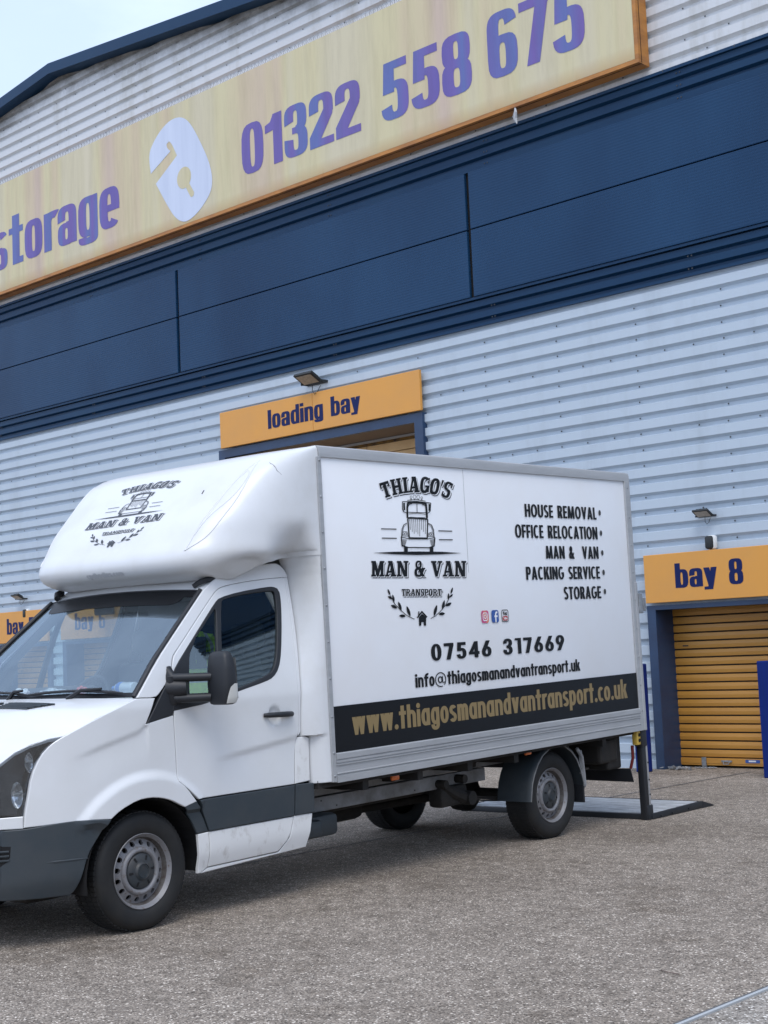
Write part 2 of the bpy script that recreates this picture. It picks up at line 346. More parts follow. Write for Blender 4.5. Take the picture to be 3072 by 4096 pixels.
def inset(poly, d):
    s = 1 if area(poly) > 0 else -1; n = len(poly); o = []
    for i in range(n):
        a, b, c = Vector(poly[i-1]), Vector(poly[i]), Vector(poly[(i+1) % n])
        e1 = (b-a); e2 = (c-b)
        if e1.length < 1e-9 or e2.length < 1e-9: o.append(tuple(b)); continue
        n1 = Vector((-e1.y, e1.x)).normalized()*s; n2 = Vector((-e2.y, e2.x)).normalized()*s
        m = n1+n2
        if m.length < .2: m = n1
        m.normalize(); k = d/max(.5, m.dot(n1)); o.append(tuple(b+m*k))
    return o
def cdt(poly, holes=(), grid=None):
    pts = []; edges = []
    for L in [poly]+list(holes):
        o = len(pts); n = len(L); pts += [Vector(p) for p in L]; edges += [(o+i, o+(i+1) % n) for i in range(n)]
    if grid:
        xs = [p[0] for p in poly]; ys = [p[1] for p in poly]
        nx = int((max(xs)-min(xs))/grid)+1; ny = int((max(ys)-min(ys))/grid)+1
        bl = [p for L in [poly]+list(holes) for p in L]
        cells = {}
        for p in bl: cells.setdefault((int(p[0]/grid), int(p[1]/grid)), []).append(p)
        for i in range(nx+1):
            for j in range(ny+1):
                p = (min(xs)+(i+.5*(j % 2))*grid, min(ys)+j*grid)
                if not inside(p, poly) or any(inside(p, h) for h in holes): continue
                ci, cj = int(p[0]/grid), int(p[1]/grid)
                if any(math.hypot(q[0]-p[0], q[1]-p[1]) < grid*.45 for di in (-1, 0, 1) for dj in (-1, 0, 1) for q in cells.get((ci+di, cj+dj), ())): continue
                pts.append(Vector(p))
    v, e, f, _, _, _ = delaunay_2d_cdt(pts, edges, [], 0, 1e-6)
    v = [tuple(p) for p in v]; fs = []
    for t in f:
        c = (sum(v[i][0] for i in t)/len(t), sum(v[i][1] for i in t)/len(t))
        if inside(c, poly) and not any(inside(c, h) for h in holes): fs.append(list(t))
    return v, fs
def stroke(pts, wd, closed=False):
    """list of convex quads covering a polyline of width wd"""
    out_ = []; n = len(pts)
    for i in range(n if closed else n-1):
        a = Vector(pts[i]); b = Vector(pts[(i+1) % n]); d = b-a
        if d.length < 1e-9: continue
        d.normalize(); nn = Vector((-d.y, d.x))*wd/2; e = d*wd*.28
        a2 = a-e if (i > 0 or closed) else a; b2 = b+e if (i < n-2 or closed) else b
        out_.append([tuple(a2-nn), tuple(b2-nn), tuple(b2+nn), tuple(a2+nn)])
    return out_
def union(polys):
    """flat mesh covering the union of simple polygons"""
    pts = []; edges = []
    for L in polys:
        o = len(pts); n = len(L); pts += [Vector(p) for p in L]; edges += [(o+i, o+(i+1) % n) for i in range(n)]
    v, e, f, _, _, _ = delaunay_2d_cdt(pts, edges, [], 0, 1e-6)
    v = [tuple(p) for p in v]; fs = []
    bb = [(min(p[0] for p in L), max(p[0] for p in L), min(p[1] for p in L), max(p[1] for p in L), L) for L in polys]
    for t in f:
        c = (sum(v[i][0] for i in t)/len(t), sum(v[i][1] for i in t)/len(t))
        if any(b[0] <= c[0] <= b[1] and b[2] <= c[1] <= b[3] and inside(c, b[4]) for b in bb): fs.append(list(t))
    return v, fs
def circle(cx, cy, r, n=16, ry=None): return [(cx+r*math.cos(2*math.pi*k/n), cy+(ry or r)*math.sin(2*math.pi*k/n)) for k in range(n)]
# slab-serif capitals for the crest: unit-height polygons
def rc(a, b, c, d): return [(a, b), (c, b), (c, d), (a, d)]
def ring(cx, cy, rx, ry, tx, ty, a0=0, a1=360, n=22, p=2.6):
    o = []
    def pt(a, fx, fy):
        c, s = math.cos(R(a)), math.sin(R(a)); return (cx+fx*math.copysign(abs(c)**(2/p), c), cy+fy*math.copysign(abs(s)**(2/p), s))
    for k in range(n):
        a = a0+(a1-a0)*k/n; b = a0+(a1-a0)*(k+1)/n
        o.append([pt(a, rx-tx, ry-ty), pt(a, rx, ry), pt(b, rx, ry), pt(b, rx-tx, ry-ty)])
    return o
SLAB = {
 'T': (.86, [rc(.29, 0, .57, 1), rc(0, .82, .86, 1), rc(0, .62, .12, .83), rc(.74, .62, .86, .83), rc(.18, 0, .68, .12)]),
 'H': (1.0, [rc(.09, 0, .36, 1), rc(.64, 0, .91, 1), rc(.3, .42, .7, .58), rc(0, 0, .45, .12), rc(.55, 0, 1, .12), rc(0, .88, .45, 1), rc(.55, .88, 1, 1)]),
 'I': (.48, [rc(.1, 0, .38, 1), rc(0, 0, .48, .12), rc(0, .88, .48, 1)]),
 'A': (1.0, [[(.07, .05), (.25, .05), (.47, .8), (.58, 1), (.36, 1)], [(.62, .05), (.93, .05), (.66, 1), (.38, 1)], rc(.25, .24, .7, .37), rc(0, 0, .38, .12), rc(.52, 0, 1, .12), rc(.27, .88, .66, 1)]),
 'O': (.84, ring(.42, .5, .42, .52, .27, .17)),
 'G': (.86, ring(.42, .5, .42, .52, .27, .17, 40, 330)+[rc(.46, .34, .86, .48), rc(.6, .05, .84, .44), rc(.72, .6, .84, .96)]),
 "'": (.22, [[(.04, .62), (.12, .62), (.2, 1), (0, 1)]]),
 'S': (.74, ring(.37, .74, .36, .28, .25, .14, 20, 270)+ring(.37, .27, .37, .29, .26, .14, -160, 90)+[rc(0, .04, .12, .34), rc(.62, .68, .74, .98)]),
 'M': (1.18, [rc(.08, 0, .32, 1), rc(.84, 0, 1.1, 1), [(.1, 1), (.4, 1), (.66, .3), (.5, 0)], [(.78, 1), (1.06, 1), (.66, 0), (.5, 0), (.5, .25)], rc(0, 0, .42, .12), rc(.72, 0, 1.18, .12), rc(0, .88, .36, 1), rc(.82, .88, 1.18, 1)]),
 'N': (1.04, [rc(.08, 0, .3, 1), rc(.72, 0, .94, 1), [(.08, 1), (.38, 1), (.94, 0), (.64, 0)], rc(0, 0, .42, .12), rc(.6, .88, 1.04, 1), rc(0, .88, .36, 1)]),
 '&': (.96, ring(.38, .76, .28, .26, .17, .12)+ring(.38, .27, .38, .29, .24, .13)+[[(.2, .62), (.42, .62), (.96, 0), (.68, 0)], [(.62, .3), (.78, .22), (.92, .52), (.74, .52)], rc(.64, .46, .96, .56)]),
 'V': (1.0, [[(.07, .95), (.38, .95), (.62, .1), (.58, 0), (.4, 0)], [(.74, .95), (.92, .95), (.6, 0), (.44, 0)], rc(0, .88, .48, 1), rc(.6, .88, 1, 1)]),
 'R': (1.0, [rc(.09, 0, .36, 1), rc(0, 0, .45, .12), rc(0, .88, .5, 1)]+ring(.46, .72, .4, .28, .25, .14, -90, 90)+[rc(.3, .44, .5, .58), rc(.3, .86, .5, 1), [(.42, .5), (.66, .5), (.92, .06), (.66, .06)], rc(.6, 0, 1.0, .12)]),
 'P': (.88, [rc(.09, 0, .36, 1), rc(0, 0, .5, .12), rc(0, .88, .5, 1)]+ring(.46, .7, .41, .3, .25, .15, -90, 90)+[rc(.3, .4, .5, .55), rc(.3, .85, .5, 1)]),
 ' ': (.42, []),
}
def slab_word(s, gap=.07):
    x = 0; o = []
    for ch in s:
        wd, ps = SLAB[ch]; o.append((x, wd, ps)); x += wd+gap
    return o, x-gap
# ------------------------------------------------------------------ drawn sans alphabets (stem t, bar s, round width W, squareness p)
def gly(ch, t, s, W, p, two):
    X = .74; D = -.14 if two else -.24; w = W; c = W/2
    rg = lambda cx, cy, rx, ry, a0=0, a1=360, n=22, tt=t, ss=s: ring(cx, cy, rx, ry, tt, ss, a0, a1, n, p)
    o_ = lambda: rg(c, X/2, c, X/2+.008)
    if ch == ' ': return .34*W/.5, []
    if ch == '.': return t*1.1, [circle(t*.55, t*.52, t*.56, 12)]
    if ch == '@':
        tt = t*.42; return 1.05, ring(.5, .42, .5, .56, tt, tt, -50, 290, 30, 2)+ring(.46, .42, .22, .26, tt*1.3, tt*1.2, 0, 360, 20, 2)+[rc(.62, .2, .62+tt*1.2, .68)]+ring(.76, .28, .14, .12, tt*.8, tt*.8, 180, 340, 8, 2)
    if ch == "a":
        if two: return w, rg(c, X-.24, c, .248, 0, 185)+[rc(w-t, 0, w, X-.22)]+rg(c-.02, .205, c-.02, .215, 0, 360, 18, t*.95, s*.85)+[rc(c-.02, .32, w-t/2, .32+s*.9)]
        return w, o_()+[rc(w-t, 0, w, X)]
    if ch == 'b': return w, o_()+[rc(0, 0, t, 1)]
    if ch == 'c': return w*.86, rg(c, X/2, c, X/2+.008, 48, 312)
    if ch == 'd': return w, o_()+[rc(w-t, 0, w, 1)]
    if ch == 'e': return w, rg(c, X/2, c, X/2+.008, 0, 318)+[rc(t*.5, X/2-s*.55, w-.004, X/2+s*.45)]
    if ch == 'f': return t*2.1, [rc(t*.45, 0, t*1.45, .8), rc(0, X-s, t*2.1, X)]+ring(t*1.45+.10, .8, t+.10, .2, t, s, 80, 180, 8, p)
    if ch == 'g': return w, o_()+[rc(w-t, -.0, w, X)]+rg(c, .0, c, -D+.008, 180, 360)
    if ch == 'h': return w, [rc(0, 0, t, 1), rc(w-t, 0, w, X-.26)]+rg(c, X-.27, c, .278, 0, 150)
    if ch == 'i': return t, [rc(0, 0, t, X), rc(0, X+.09, t, 1) if two else circle(t/2, .9, t*.58, 12)]
    if ch == 'k': return w, [rc(0, 0, t, 1), [(t*.9, .36), (w-t*1.1, X), (w, X), (t*1.6, .30)], [(t*1.0, .42), (t*1.9, .5), (w+.03, 0), (w-t*1.15, 0)]]
    if ch == 'l': return t, [rc(0, 0, t, 1)]
    if ch == 'm':
        h = w*.86; return 2*h-t, [rc(0, 0, t, X), rc(h-t, 0, h, X-.24), rc(2*h-2*t, 0, 2*h-t, X-.24)]+ring(h/2, X-.25, h/2, .258, t, s, 0, 150, 14, p)+ring(h*1.5-t, X-.25, h/2, .258, t, s, 0, 150, 14, p)
    if ch == 'n': return w, [rc(0, 0, t, X), rc(w-t, 0, w, X-.26)]+rg(c, X-.27, c, .278, 0, 150)
    if ch == 'o': return w, o_()
    if ch == 'p': return w, o_()+[rc(0, D, t, X)]
    if ch == 'r': return w*.66, [rc(0, 0, t, X)]+ring(w*.52, X-.26, w*.52-.0, .268, t, s*1.1, 62, 165, 10, p)
    if ch == 's': return w*.86, ring(w*.43, X-.205, w*.42, .213, t*.95, s*.92, 25, 270, 16, p)+ring(w*.43, .205, w*.43, .213, t*.95, s*.92, -155, 90, 16, p)+[rc(w*.3, X/2-s*.5, w*.56, X/2+s*.5)]
    if ch == 't': return t*2.0, [rc(t*.5, 0, t*1.5, .98), rc(0, X-s, t*2.0, X)]+([rc(t*.5, 0, t*2.0, s)] if two else [])
    if ch == 'u': return w, [rc(0, .26, t, X), rc(w-t, 0, w, X)]+rg(c, .27, c, .278, 180, 360)
    if ch == 'v': return w, [[(0, X), (t*1.05, X), (c+t*.5, 0), (c-t*.5, 0)], [(w-t*1.05, X), (w, X), (c+t*.5, 0), (c-t*.5, 0)]]
    if ch == 'w':
        h = w*.80; o = []
        for q in (0, h-t*.55): o += [[(q, X), (q+t, X), (q+h/2+t*.45, 0), (q+h/2-t*.4, 0)], [(q+h-t*.9, X), (q+h, X), (q+h/2+t*.45, 0), (q+h/2-t*.4, 0)]]
        return 2*h-t*.55, o
    if ch == 'y': return w, [[(0, X), (t*1.08, X), (c+t*.5, .0), (c-t*.42, 0)], [(w-t*1.08, X), (w, X), (c+t*.36, D), (c-t*.6, D)]]+([rc(c-t*1.2, D, c, D+s*.95)] if two else [])
    # digits
    q = w*1.04; h = q/2
    R2 = lambda cx, cy, rx, ry, a0=0, a1=360: ring(cx, cy, rx, ry, t, s, a0, a1, 20, p)
    if ch == '0': return q, R2(h, .5, h, .51)
    if ch == '1': return t*1.9, [rc(t*.9, 0, t*1.9, 1), [(0, .66), (0, .82), (t*.6, .86), (t*.95, 1), (t*1.5, 1), (t*1.5, .70)]] if two else [rc(t*.9, 0, t*1.9, 1), [(0, .86), (t*.2, 1), (t*1.5, 1), (t*1.5, .86)]]
    if ch == '2': return q, R2(h, .715, h, .295, -12, 185)+[[(q-t*.98, .70), (q, .70), (q-.02, .55), (t*1.15, s), (0, s*.6), (0, s+.1)], rc(0, 0, q, s*1.15)]
    if ch == '3': return q, R2(h, .735, h*.96, .275, -90, 190)+R2(h, .275, h, .285, -190, 90)+[rc(h*.7, .5-s*.5, h*1.25, .5+s*.5)]
    if ch == '4': return q*1.08, [rc(q-t*1.15, 0, q-t*.15, 1), rc(0, .20, q*1.08, .20+s*1.1), [(q-t*1.1, 1), (q-t*.6, 1), (q-t*.6, .8), (t*.75, .2), (0, .2), (0, .3)]]
    if ch == '5': return q, [rc(t*.35, 1-s*1.15, q*.96, 1), [(t*.35, 1), (t*1.3, 1), (t*1.25, .46), (t*.2, .46)]]+R2(h, .32, h, .33, -170, 112)
    if ch == '6': return q, R2(h, .315, h, .325)+([rc(0, .3, t, .72)]+R2(h, .70, h, .31, 12, 180) if two else [[(.01, .42), (q*.46, 1), (q*.46+t*1.1, 1), (t*1.0, .30)]])
    if ch == '9':
        ps = gly('6', t, s, W, p, two)[1]; return q, [[(q-a, 1-b) for a, b in P] for P in ps]
    if ch == '7': return q*.95, [rc(0, 1-s*1.15, q*.95, 1), [(q*.95-t*1.05, .9), (q*.95, .9), (q*.95, 1-s*.8), (q*.25+t*.9, 0), (q*.25-t*.15, 0)]]
    if ch == '8': return q, R2(h, .735, h*.95, .275)+R2(h, .275, h, .285)
    # capitals
    W = W*1.06; w = W; c = W/2
    if ch == 'A': return w*1.08, [[(0, 0), (t, 0), (w*.54+t*.35, 1), (w*.54-t*.5, 1)], [(w*1.08-t, 0), (w*1.08, 0), (w*.54+t*.5, 1), (w*.54-t*.35, 1)], rc(t*.8, .18, w*1.08-t*.8, .18+s)]
    if ch == 'C': return w, ring(w*.56, .5, w*.56, .51, t, s, 52, 308, 24, p)
    if ch == 'E': return w*.76, [rc(0, 0, t, 1), rc(0, 0, w*.76, s), rc(0, .5-s*.5, w*.72, .5+s*.5), rc(0, 1-s, w*.76, 1)]
    if ch == 'F': return w*.74, [rc(0, 0, t, 1), rc(0, .48-s*.5, w*.70, .48+s*.5), rc(0, 1-s, w*.74, 1)]
    if ch == 'G': return w*1.12, ring(w*.58, .5, w*.58, .51, t, s, 50, 345, 24, p)+[rc(w*.62, .40, w*1.12, .40+s), rc(w*1.12-t, .2, w*1.12, .44)]
    if ch == 'H': return w, [rc(0, 0, t, 1), rc(w-t, 0, w, 1), rc(0, .5-s*.5, w, .5+s*.5)]
    if ch == 'I': return t, [rc(0, 0, t, 1)]
    if ch == 'K': return w, [rc(0, 0, t, 1), [(t*.9, .46), (w-t*1.15, 1), (w, 1), (t*1.6, .40)], [(t*1.0, .52), (t*2.0, .60), (w+.03, 0), (w-t*1.2, 0)]]
    if ch == 'L': return w*.68, [rc(0, 0, t, 1), rc(0, 0, w*.68, s)]
    if ch == 'M': return w*1.36, [[(0, 0), (t, 0), (t*1.3, 1), (t*.3, 1)], [(w*1.36-t, 0), (w*1.36, 0), (w*1.36-t*.3, 1), (w*1.36-t*1.3, 1)], [(t*.3, 1), (t*1.3, 1), (w*.68+t*.4, 0), (w*.68-t*.4, 0)], [(w*1.36-t*1.3, 1), (w*1.36-t*.3, 1), (w*.68+t*.4, 0), (w*.68-t*.4, 0)]]
    if ch == 'N': return w*1.06, [rc(0, 0, t, 1), rc(w*1.06-t, 0, w*1.06, 1), [(0, 1), (t, 1), (w*1.06, 0), (w*1.06-t, 0)]]
    if ch == 'O': return w*1.16, ring(w*.58, .5, w*.58, .515, t, s, 0, 360, 28, p)
    if ch == 'P': return w*.9, [rc(0, 0, t, 1), rc(0, .38, w*.5, .38+s), rc(0, 1-s, w*.5, 1)]+ring(w*.5, .69, w*.4, .31, t, s, -90, 90, 14, p)
    if ch == 'R': return w*.96, [rc(0, 0, t, 1), rc(0, .40, w*.5, .40+s), rc(0, 1-s, w*.5, 1)]+ring(w*.5, .70, w*.40, .30, t, s, -90, 90, 14, p)+[[(w*.34, .44), (w*.34+t*1.1, .46), (w*.96, 0), (w*.96-t*1.2, 0)]]
    if ch == 'S': return w*.88, ring(w*.44, .745, w*.41, .265, t*.95, s*.95, 25, 270, 16, p)+ring(w*.44, .265, w*.44, .275, t*.95, s*.95, -155, 90, 16, p)+[rc(w*.3, .5-s*.45, w*.58, .5+s*.5)]
    if ch == 'T': return w*.86, [rc(w*.43-t/2, 0, w*.43+t/2, 1), rc(0, 1-s, w*.86, 1)]
    if ch == 'U': return w, [rc(0, .3, t, 1), rc(w-t, .3, w, 1)]+ring(c, .31, c, .32, t, s, 180, 360, 14, p)
    if ch == 'V': return w*1.06, [[(0, 1), (t*1.02, 1), (w*.53+t*.5, 0), (w*.53-t*.4, 0)], [(w*1.06-t*1.02, 1), (w*1.06, 1), (w*.53+t*.4, 0), (w*.53-t*.5, 0)]]
    if ch == 'Y': return w, [[(0, 1), (t*1.05, 1), (c+t*.5, .42), (c-t*.5, .42)], [(w-t*1.05, 1), (w, 1), (c+t*.5, .42), (c-t*.5, .42)], rc(c-t/2, 0, c+t/2, .5)]
    if ch == '&': return w*1.1, ring(w*.42, .76, w*.30, .25, t*.9, s*.9, 0, 360, 18, p)+ring(w*.42, .27, w*.42, .28, t, s, 0, 360, 20, p)+[[(w*.16, .66), (w*.16+t*1.1, .68), (w*1.1, 0), (w*1.1-t*1.3, 0)], [(w*.78, .34), (w*.92, .24), (w*1.06, .5), (w*.90, .5)]]
    return .3, []
STY = {'impact': (.205, .125, .50, 3.2, True, .045), 'futura': (.185, .155, .48, 2.15, False, .050), 'futurab': (.20, .16, .51, 2.2, False, .060)}
def word(s, sty, x0, x1, z0, z1, gap=None, space=1.0):
    """lettering between x0..x1, baseline z0, capital height z1 -> flat mesh"""
    t, sb, W, p, two, g = STY[sty]; g = gap if gap is not None else g; x = 0; polys = []
    for ch in s:
        wd, ps = gly(ch, t, sb, W, p, two)
        if ch == ' ': wd *= space
        polys += [[(a+x, b) for a, b in P] for P in ps]; x += wd+g
    tot = x-g; k = (x1-x0)/tot
    return union([[(x0+a*k, z0+b*(z1-z0)) for a, b in P] for P in polys])
# ================================================================== SETTING
gb = MB(); gb.quad((-400, -300, 0), (400, -300, 0), (400, 500, 0), (-400, 500, 0)); tag(gb.build('ground', M['ground']), kind='structure')
gb = MB(); gb.quad((-3.36, -40, .004), (1.9, -40, .004), (1.9, 15.2, .004), (-3.36, 15.2, .004)); tag(gb.build('concrete_slab', M['ground2']), kind='structure')
for jx, wd in ((-8.62, .011), (-13.9, .011)):
    jb = MB(); jb.quad((jx-wd, -40, .004), (jx+wd, -40, .004), (jx+wd, 15.2, .004), (jx-wd, 15.2, .004)); tag(jb.build('slab_joint', M['seam']), kind='structure')
jb = MB().use(M['seam']); jb.quad((-3.405, -40, .008), (-3.388, -40, .008), (-3.388, 15.2, .008), (-3.405, 15.2, .008))
jb.use(M['sealant']); jb.box((-3.388, -40, -.01), (-3.370, 15.2, .010)); tag(jb.build('slab_joint'), kind='structure')

YF = 15.25            # cladding front plane
APX, APZ, PITCH = -22.25, 12.62, .104
XL, XR = -46.0, 1.5
def roof_z(x): return APZ - PITCH*abs(x-APX)
def roof_x(z):
    if z <= 9: return XL, XR
    d = (APZ-z)/PITCH; return max(XL, APX-d), min(XR, APX+d)
BAYS = [(-24.65, -22.85), (-22.43, -20.62), (-9.87, -8.05)]      # door bays 5, 6, 8
OPEN = [(a+.02, b-.02, 1.98) for a, b in BAYS] + [(-17.86, -13.46, 4.90)]
def clad(mb, z0, z1, off=0.0, per=.2, dep=.050):
    """horizontal trapezoidal ribs; every period: valley, ledge, pan, underside"""
    prof = []; k = math.floor((z0-off)/per)-1
    while off+k*per < z1+per:
        b = off+k*per
        prof += [(YF, b), (YF, b+per*.54), (YF+dep, b+per*.61), (YF+dep, b+per*.84)]
        k += 1
    def cut(p, q):
        (y0, a), (y1, b) = p, q
        if b <= z0 or a >= z1: return None
        def at(z): return (y0+(y1-y0)*(z-a)/(b-a), z)
        return (at(max(a, z0)), at(min(b, z1)))
    for p, q in zip(prof, prof[1:]):
        c = cut(p, q)
        if not c: continue
        (ya, za), (yb, zb) = c; zm = (za+zb)/2
        xs = [(XL, XR)]
        for a, b, t in OPEN:
            if zm < t:
                n_ = []
                for s, e in xs:
                    if b <= s or a >= e: n_.append((s, e)); continue
                    if a > s: n_.append((s, a))
                    if b < e: n_.append((b, e))
                xs = n_
        for s, e in xs:
            la, ra_ = roof_x(za); lb, rb = roof_x(zb)
            mb.quad((max(s, la), ya, za), (min(e, ra_), ya, za), (min(e, rb), yb, zb), (max(s, lb), yb, zb))
bld = tag(empty('storage_warehouse', (0, 0, 0)), 'large storage warehouse clad in ribbed pale steel with a dark blue band', 'warehouse')
m = MB(); clad(m, 0.0, 5.985, -.01); m.build('lower_cladding', M['clad_low'], bld)
m = MB(); clad(m, 8.60, 12.7, -.01); m.build('upper_cladding', M['clad_up'], bld)
m = MB(); clad(m, 5.985, 6.36, .005, .16, .05); clad(m, 8.17, 8.60, .015, .16, .05); m.build('blue_cladding', M['ribblue'], bld)
m = MB(); m.box((XL, YF-.03, 6.35), (XR, YF+.02, 6.385)); m.box((XL, YF-.02, 8.158), (XR, YF+.02, 8.182)); m.box((XL, YF-.035, 8.585), (XR, YF+.02, 8.625)); m.box((XL, YF-.022, 5.965), (XR, YF+.02, 5.990))
m.build('band_flashing', M['ribblue'], bld)
m = MB(); m.box((XL, YF+.012, 6.36), (XR, YF+.06, 8.18)); m.build('panel_backing', M['void'], bld)
pj = [-44.58, -38.15, -31.72, -25.29, -18.86, -12.43, -6.0, XR+.03]
for i in range(len(pj)-1):
    for za, zb in ((6.39, 7.332), (7.346, 8.152)):
        m = MB(); m.bbox((pj[i]+.035, YF-.045, za), (pj[i+1]-.035, YF+.008, zb), .008); m.build('band_panel', M['micro'], bld)
# roof, verge
m = MB()
for s in (-1, 1):
    xe = XL if s < 0 else XR; ze = roof_z(xe)
    a, b = (APX, APZ), (xe, ze)
    t0, t1 = .22, .0
    vs = []
    for (x, z) in (a, b):
        vs += [(x, 15.02, z), (x, 15.02, z+.20), (x, 15.30, z+.20), (x, 15.30, z)]
    m.add(vs, [(0,4,5,1),(1,5,6,2),(2,6,7,3),(3,7,4,0),(0,1,2,3),(4,7,6,5)])
m.build('roof_verge', M['ribblue'], bld)
m = MB()
for s in (-1, 1):
    xe = XL if s < 0 else XR; ze = roof_z(xe)
    m.quad((APX, 15.3, APZ+.19), (xe, 15.3, ze+.19), (xe, 62, ze+.19), (APX, 62, APZ+.19))
m.build('roof', M['clad_up'], bld)
m = MB(); m.quad((XR, YF+.03, 0), (XR, 62, 0), (XR, 62, roof_z(XR)+.18), (XR, YF+.03, roof_z(XR)+.18)); m.quad((XL, YF+.03, 0), (XL, 62, 0), (XL, 62, roof_z(XL)+.18), (XL, YF+.03, roof_z(XL)+.18)); m.build('side_wall', M['clad_low'], bld)
# joint straps in the blue rails and pale rail edge
# screws
sb = MB()
def screw(x, y, z, r=.0075):
    sb.add([(x+r*math.cos(a), y, z+r*math.sin(a)) for a in [k*math.pi/3 for k in range(6)]] + [(x+r*.7*math.cos(a), y-.012, z+r*.7*math.sin(a)) for a in [k*math.pi/3 for k in range(6)]],
           [(0,1,7,6),(1,2,8,7),(2,3,9,8),(3,4,10,9),(4,5,11,10),(5,0,6,11),(6,7,8,9,10,11)])
    c = [(x+r*1.5*math.cos(a), y+.004-.006, z+r*1.5*math.sin(a)) for a in [k*math.pi/4 for k in range(8)]]; sb.add(c, [tuple(range(8))])
def blocked(x, z): return any(a-.15 < x < b+.15 and z < t+.75 for a, b, t in OPEN)
for k in range(0, 30):
    z = -.01+k*.2+.147
    dense = k % 5 == 0
    x = -8.64-1.225*31
    st = .4083 if dense else 1.225
    while x < XR-.3:
        if not blocked(x, z) and z < 5.9: screw(x+random.uniform(-.012, .012), YF+.033, z+random.uniform(-.004, .004))
        x += st
for k in range(43, 64):
    z = -.01+k*.2+.147; x = -8.9-1.225*30+(.3 if k % 2 else 0)
    l, r_ = roof_x(z+.1)
    while x < XR-.3:
        if l+.2 < x < r_-.2 and z > 8.7: screw(x, YF+.033, z)
        x += 1.225 if k % 4 else .6125
x = XL+.3
while x < XR:
    screw(x, YF-.024, 8.612, .014); x += .5
x = XL+.1
while x < XR:
    for z in (6.20, 6.05, 8.30, 8.46): screw(x, YF+.045, z+.03, .006)
    x += .95
for jx in (-9.03, -12.12, -15.2, -18.3, -21.4, -24.5):
    for z in (8.22, 8.38, 8.54, 6.06, 6.22): screw(jx, YF-.002, z, .007); screw(jx+.05, YF-.002, z, .007)
tag(sb.build('screw_heads', M['screw'], bld), kind='stuff')
# dark inside behind the cladding
m = MB(); m.box((XL+.2, 18.6, .02), (XR-.2, 18.7, 9)); m.build('inner_wall', M['dark'], bld)
# ---- doorways
def bay_door(a, b, first=None):
    t = MB()
    zt = 1.99
    t.box((a-.02, 15.20, 0), (a+.10, 15.62, zt)); t.box((b-.10, 15.20, 0), (b+.02, 15.62, zt))
    t.box((a+.10, 15.20, zt-.055), (b-.10, 15.62, zt))
    fr = t.build('door_frame', M['frame'], bld)
    s = MB(); prof = []; z = .125
    prof = [(15.60, .025), (15.575, .028), (15.575, .05), (15.57, .052), (15.57, .112), (15.60, .116)]
    while z < 1.93:
        prof += [(15.60, z), (15.585, z+.006), (15.580, z+.045), (15.585, z+.084), (15.60, z+.090)]; z += .1015
    s.extrude_x(prof + [(15.63, z), (15.63, .025)], a+.10, b-.10)
    sh = s.build('roller_shutter', M['shutter'], bld)
    g = MB()
    zz = .1195
    while zz < 1.93: g.box((a+.10, 15.592, zz-.0065), (b-.10, 15.604, zz+.0065)); zz += .1015
    g.build('slat_groove', M['void'], sh)
    h = MB(); c = (a+b)/2-.25
    h.box((a+.40, 15.555, .012), (a+.46, 15.572, .125)); h.build('floor_bolt', M['galv'], sh)
    h = MB(); h.box((c+.01, 15.552, .072), (c+.15, 15.571, .092)); h.tube([(c+.04, 15.555, .075), (c+.045, 15.54, .048), (c+.115, 15.54, .048), (c+.12, 15.555, .075)], .006, 6); h.build('handle', M['galv'], sh)
    h = MB(); h.box((c+.33, 15.566, .066), (c+.52, 15.571, .104)); h.build('maker_plate', M['fbblue'], sh)
    h = MB(); h.box((c+.375, 15.564, .078), (c+.47, 15.5665, .096)); h.build('plate_lettering', M['paper'], sh)
    h = MB(); h.box((a+.22, 15.577, 1.475), (a+.30, 15.5795, 1.490)); h.build('shutter_mark', M['dark'], sh)
for a, b in BAYS: bay_door(a, b)
# loading bay opening
m = MB(); m.box((-17.90, 15.20, 0), (-17.75, 15.45, 4.93)); m.box((-13.60, 15.20, 0), (-13.44, 15.45, 4.93)); m.box((-17.75, 15.20, 4.80), (-13.60, 15.28, 4.93)); m.build('door_frame', M['frame'], bld)
m = MB(); m.box((-17.75, 15.28, 4.80), (-13.60, 15.98, 4.86)); 
m.build('lintel_soffit', M['soffit'], bld)
m = MB(); m.box((-17.75, 15.90, 4.765), (-13.60, 15.95, 4.795)); m.build('door_track', M['ali'], bld)
m = MB(); m.box((-17.74, 15.45, 0), (-17.70, 17.9, 4.8)); m.build('inner_jamb', M['dark'], bld)
m = MB(); m.box((-17.7, 16.00, 4.735), (-13.3, 16.12, 5.05)); m.build('ochre_beam', mat('ochre_beam_paint', (.24, .125, .02), .6, noise=(5, (.05, .03, .02), .35, .55)), bld)
m = MB()
for i, (xa, xb) in enumerate(((-17.6, -15.32), (-15.31, -13.0))):
    for za, zb in ((1.0, 3.4), (3.41, 4.58), (4.59, 4.73)): m.bbox((xa, 15.99+i*.003, za), (xb, 16.06, zb), .006)
m.build('back_boards', M['plywood'], bld)
m = MB(); m.box((-17.7, 16.9, 0), (-13.0, 17.0, 5.2)); m.build('inner_wall', M['dark'], bld)

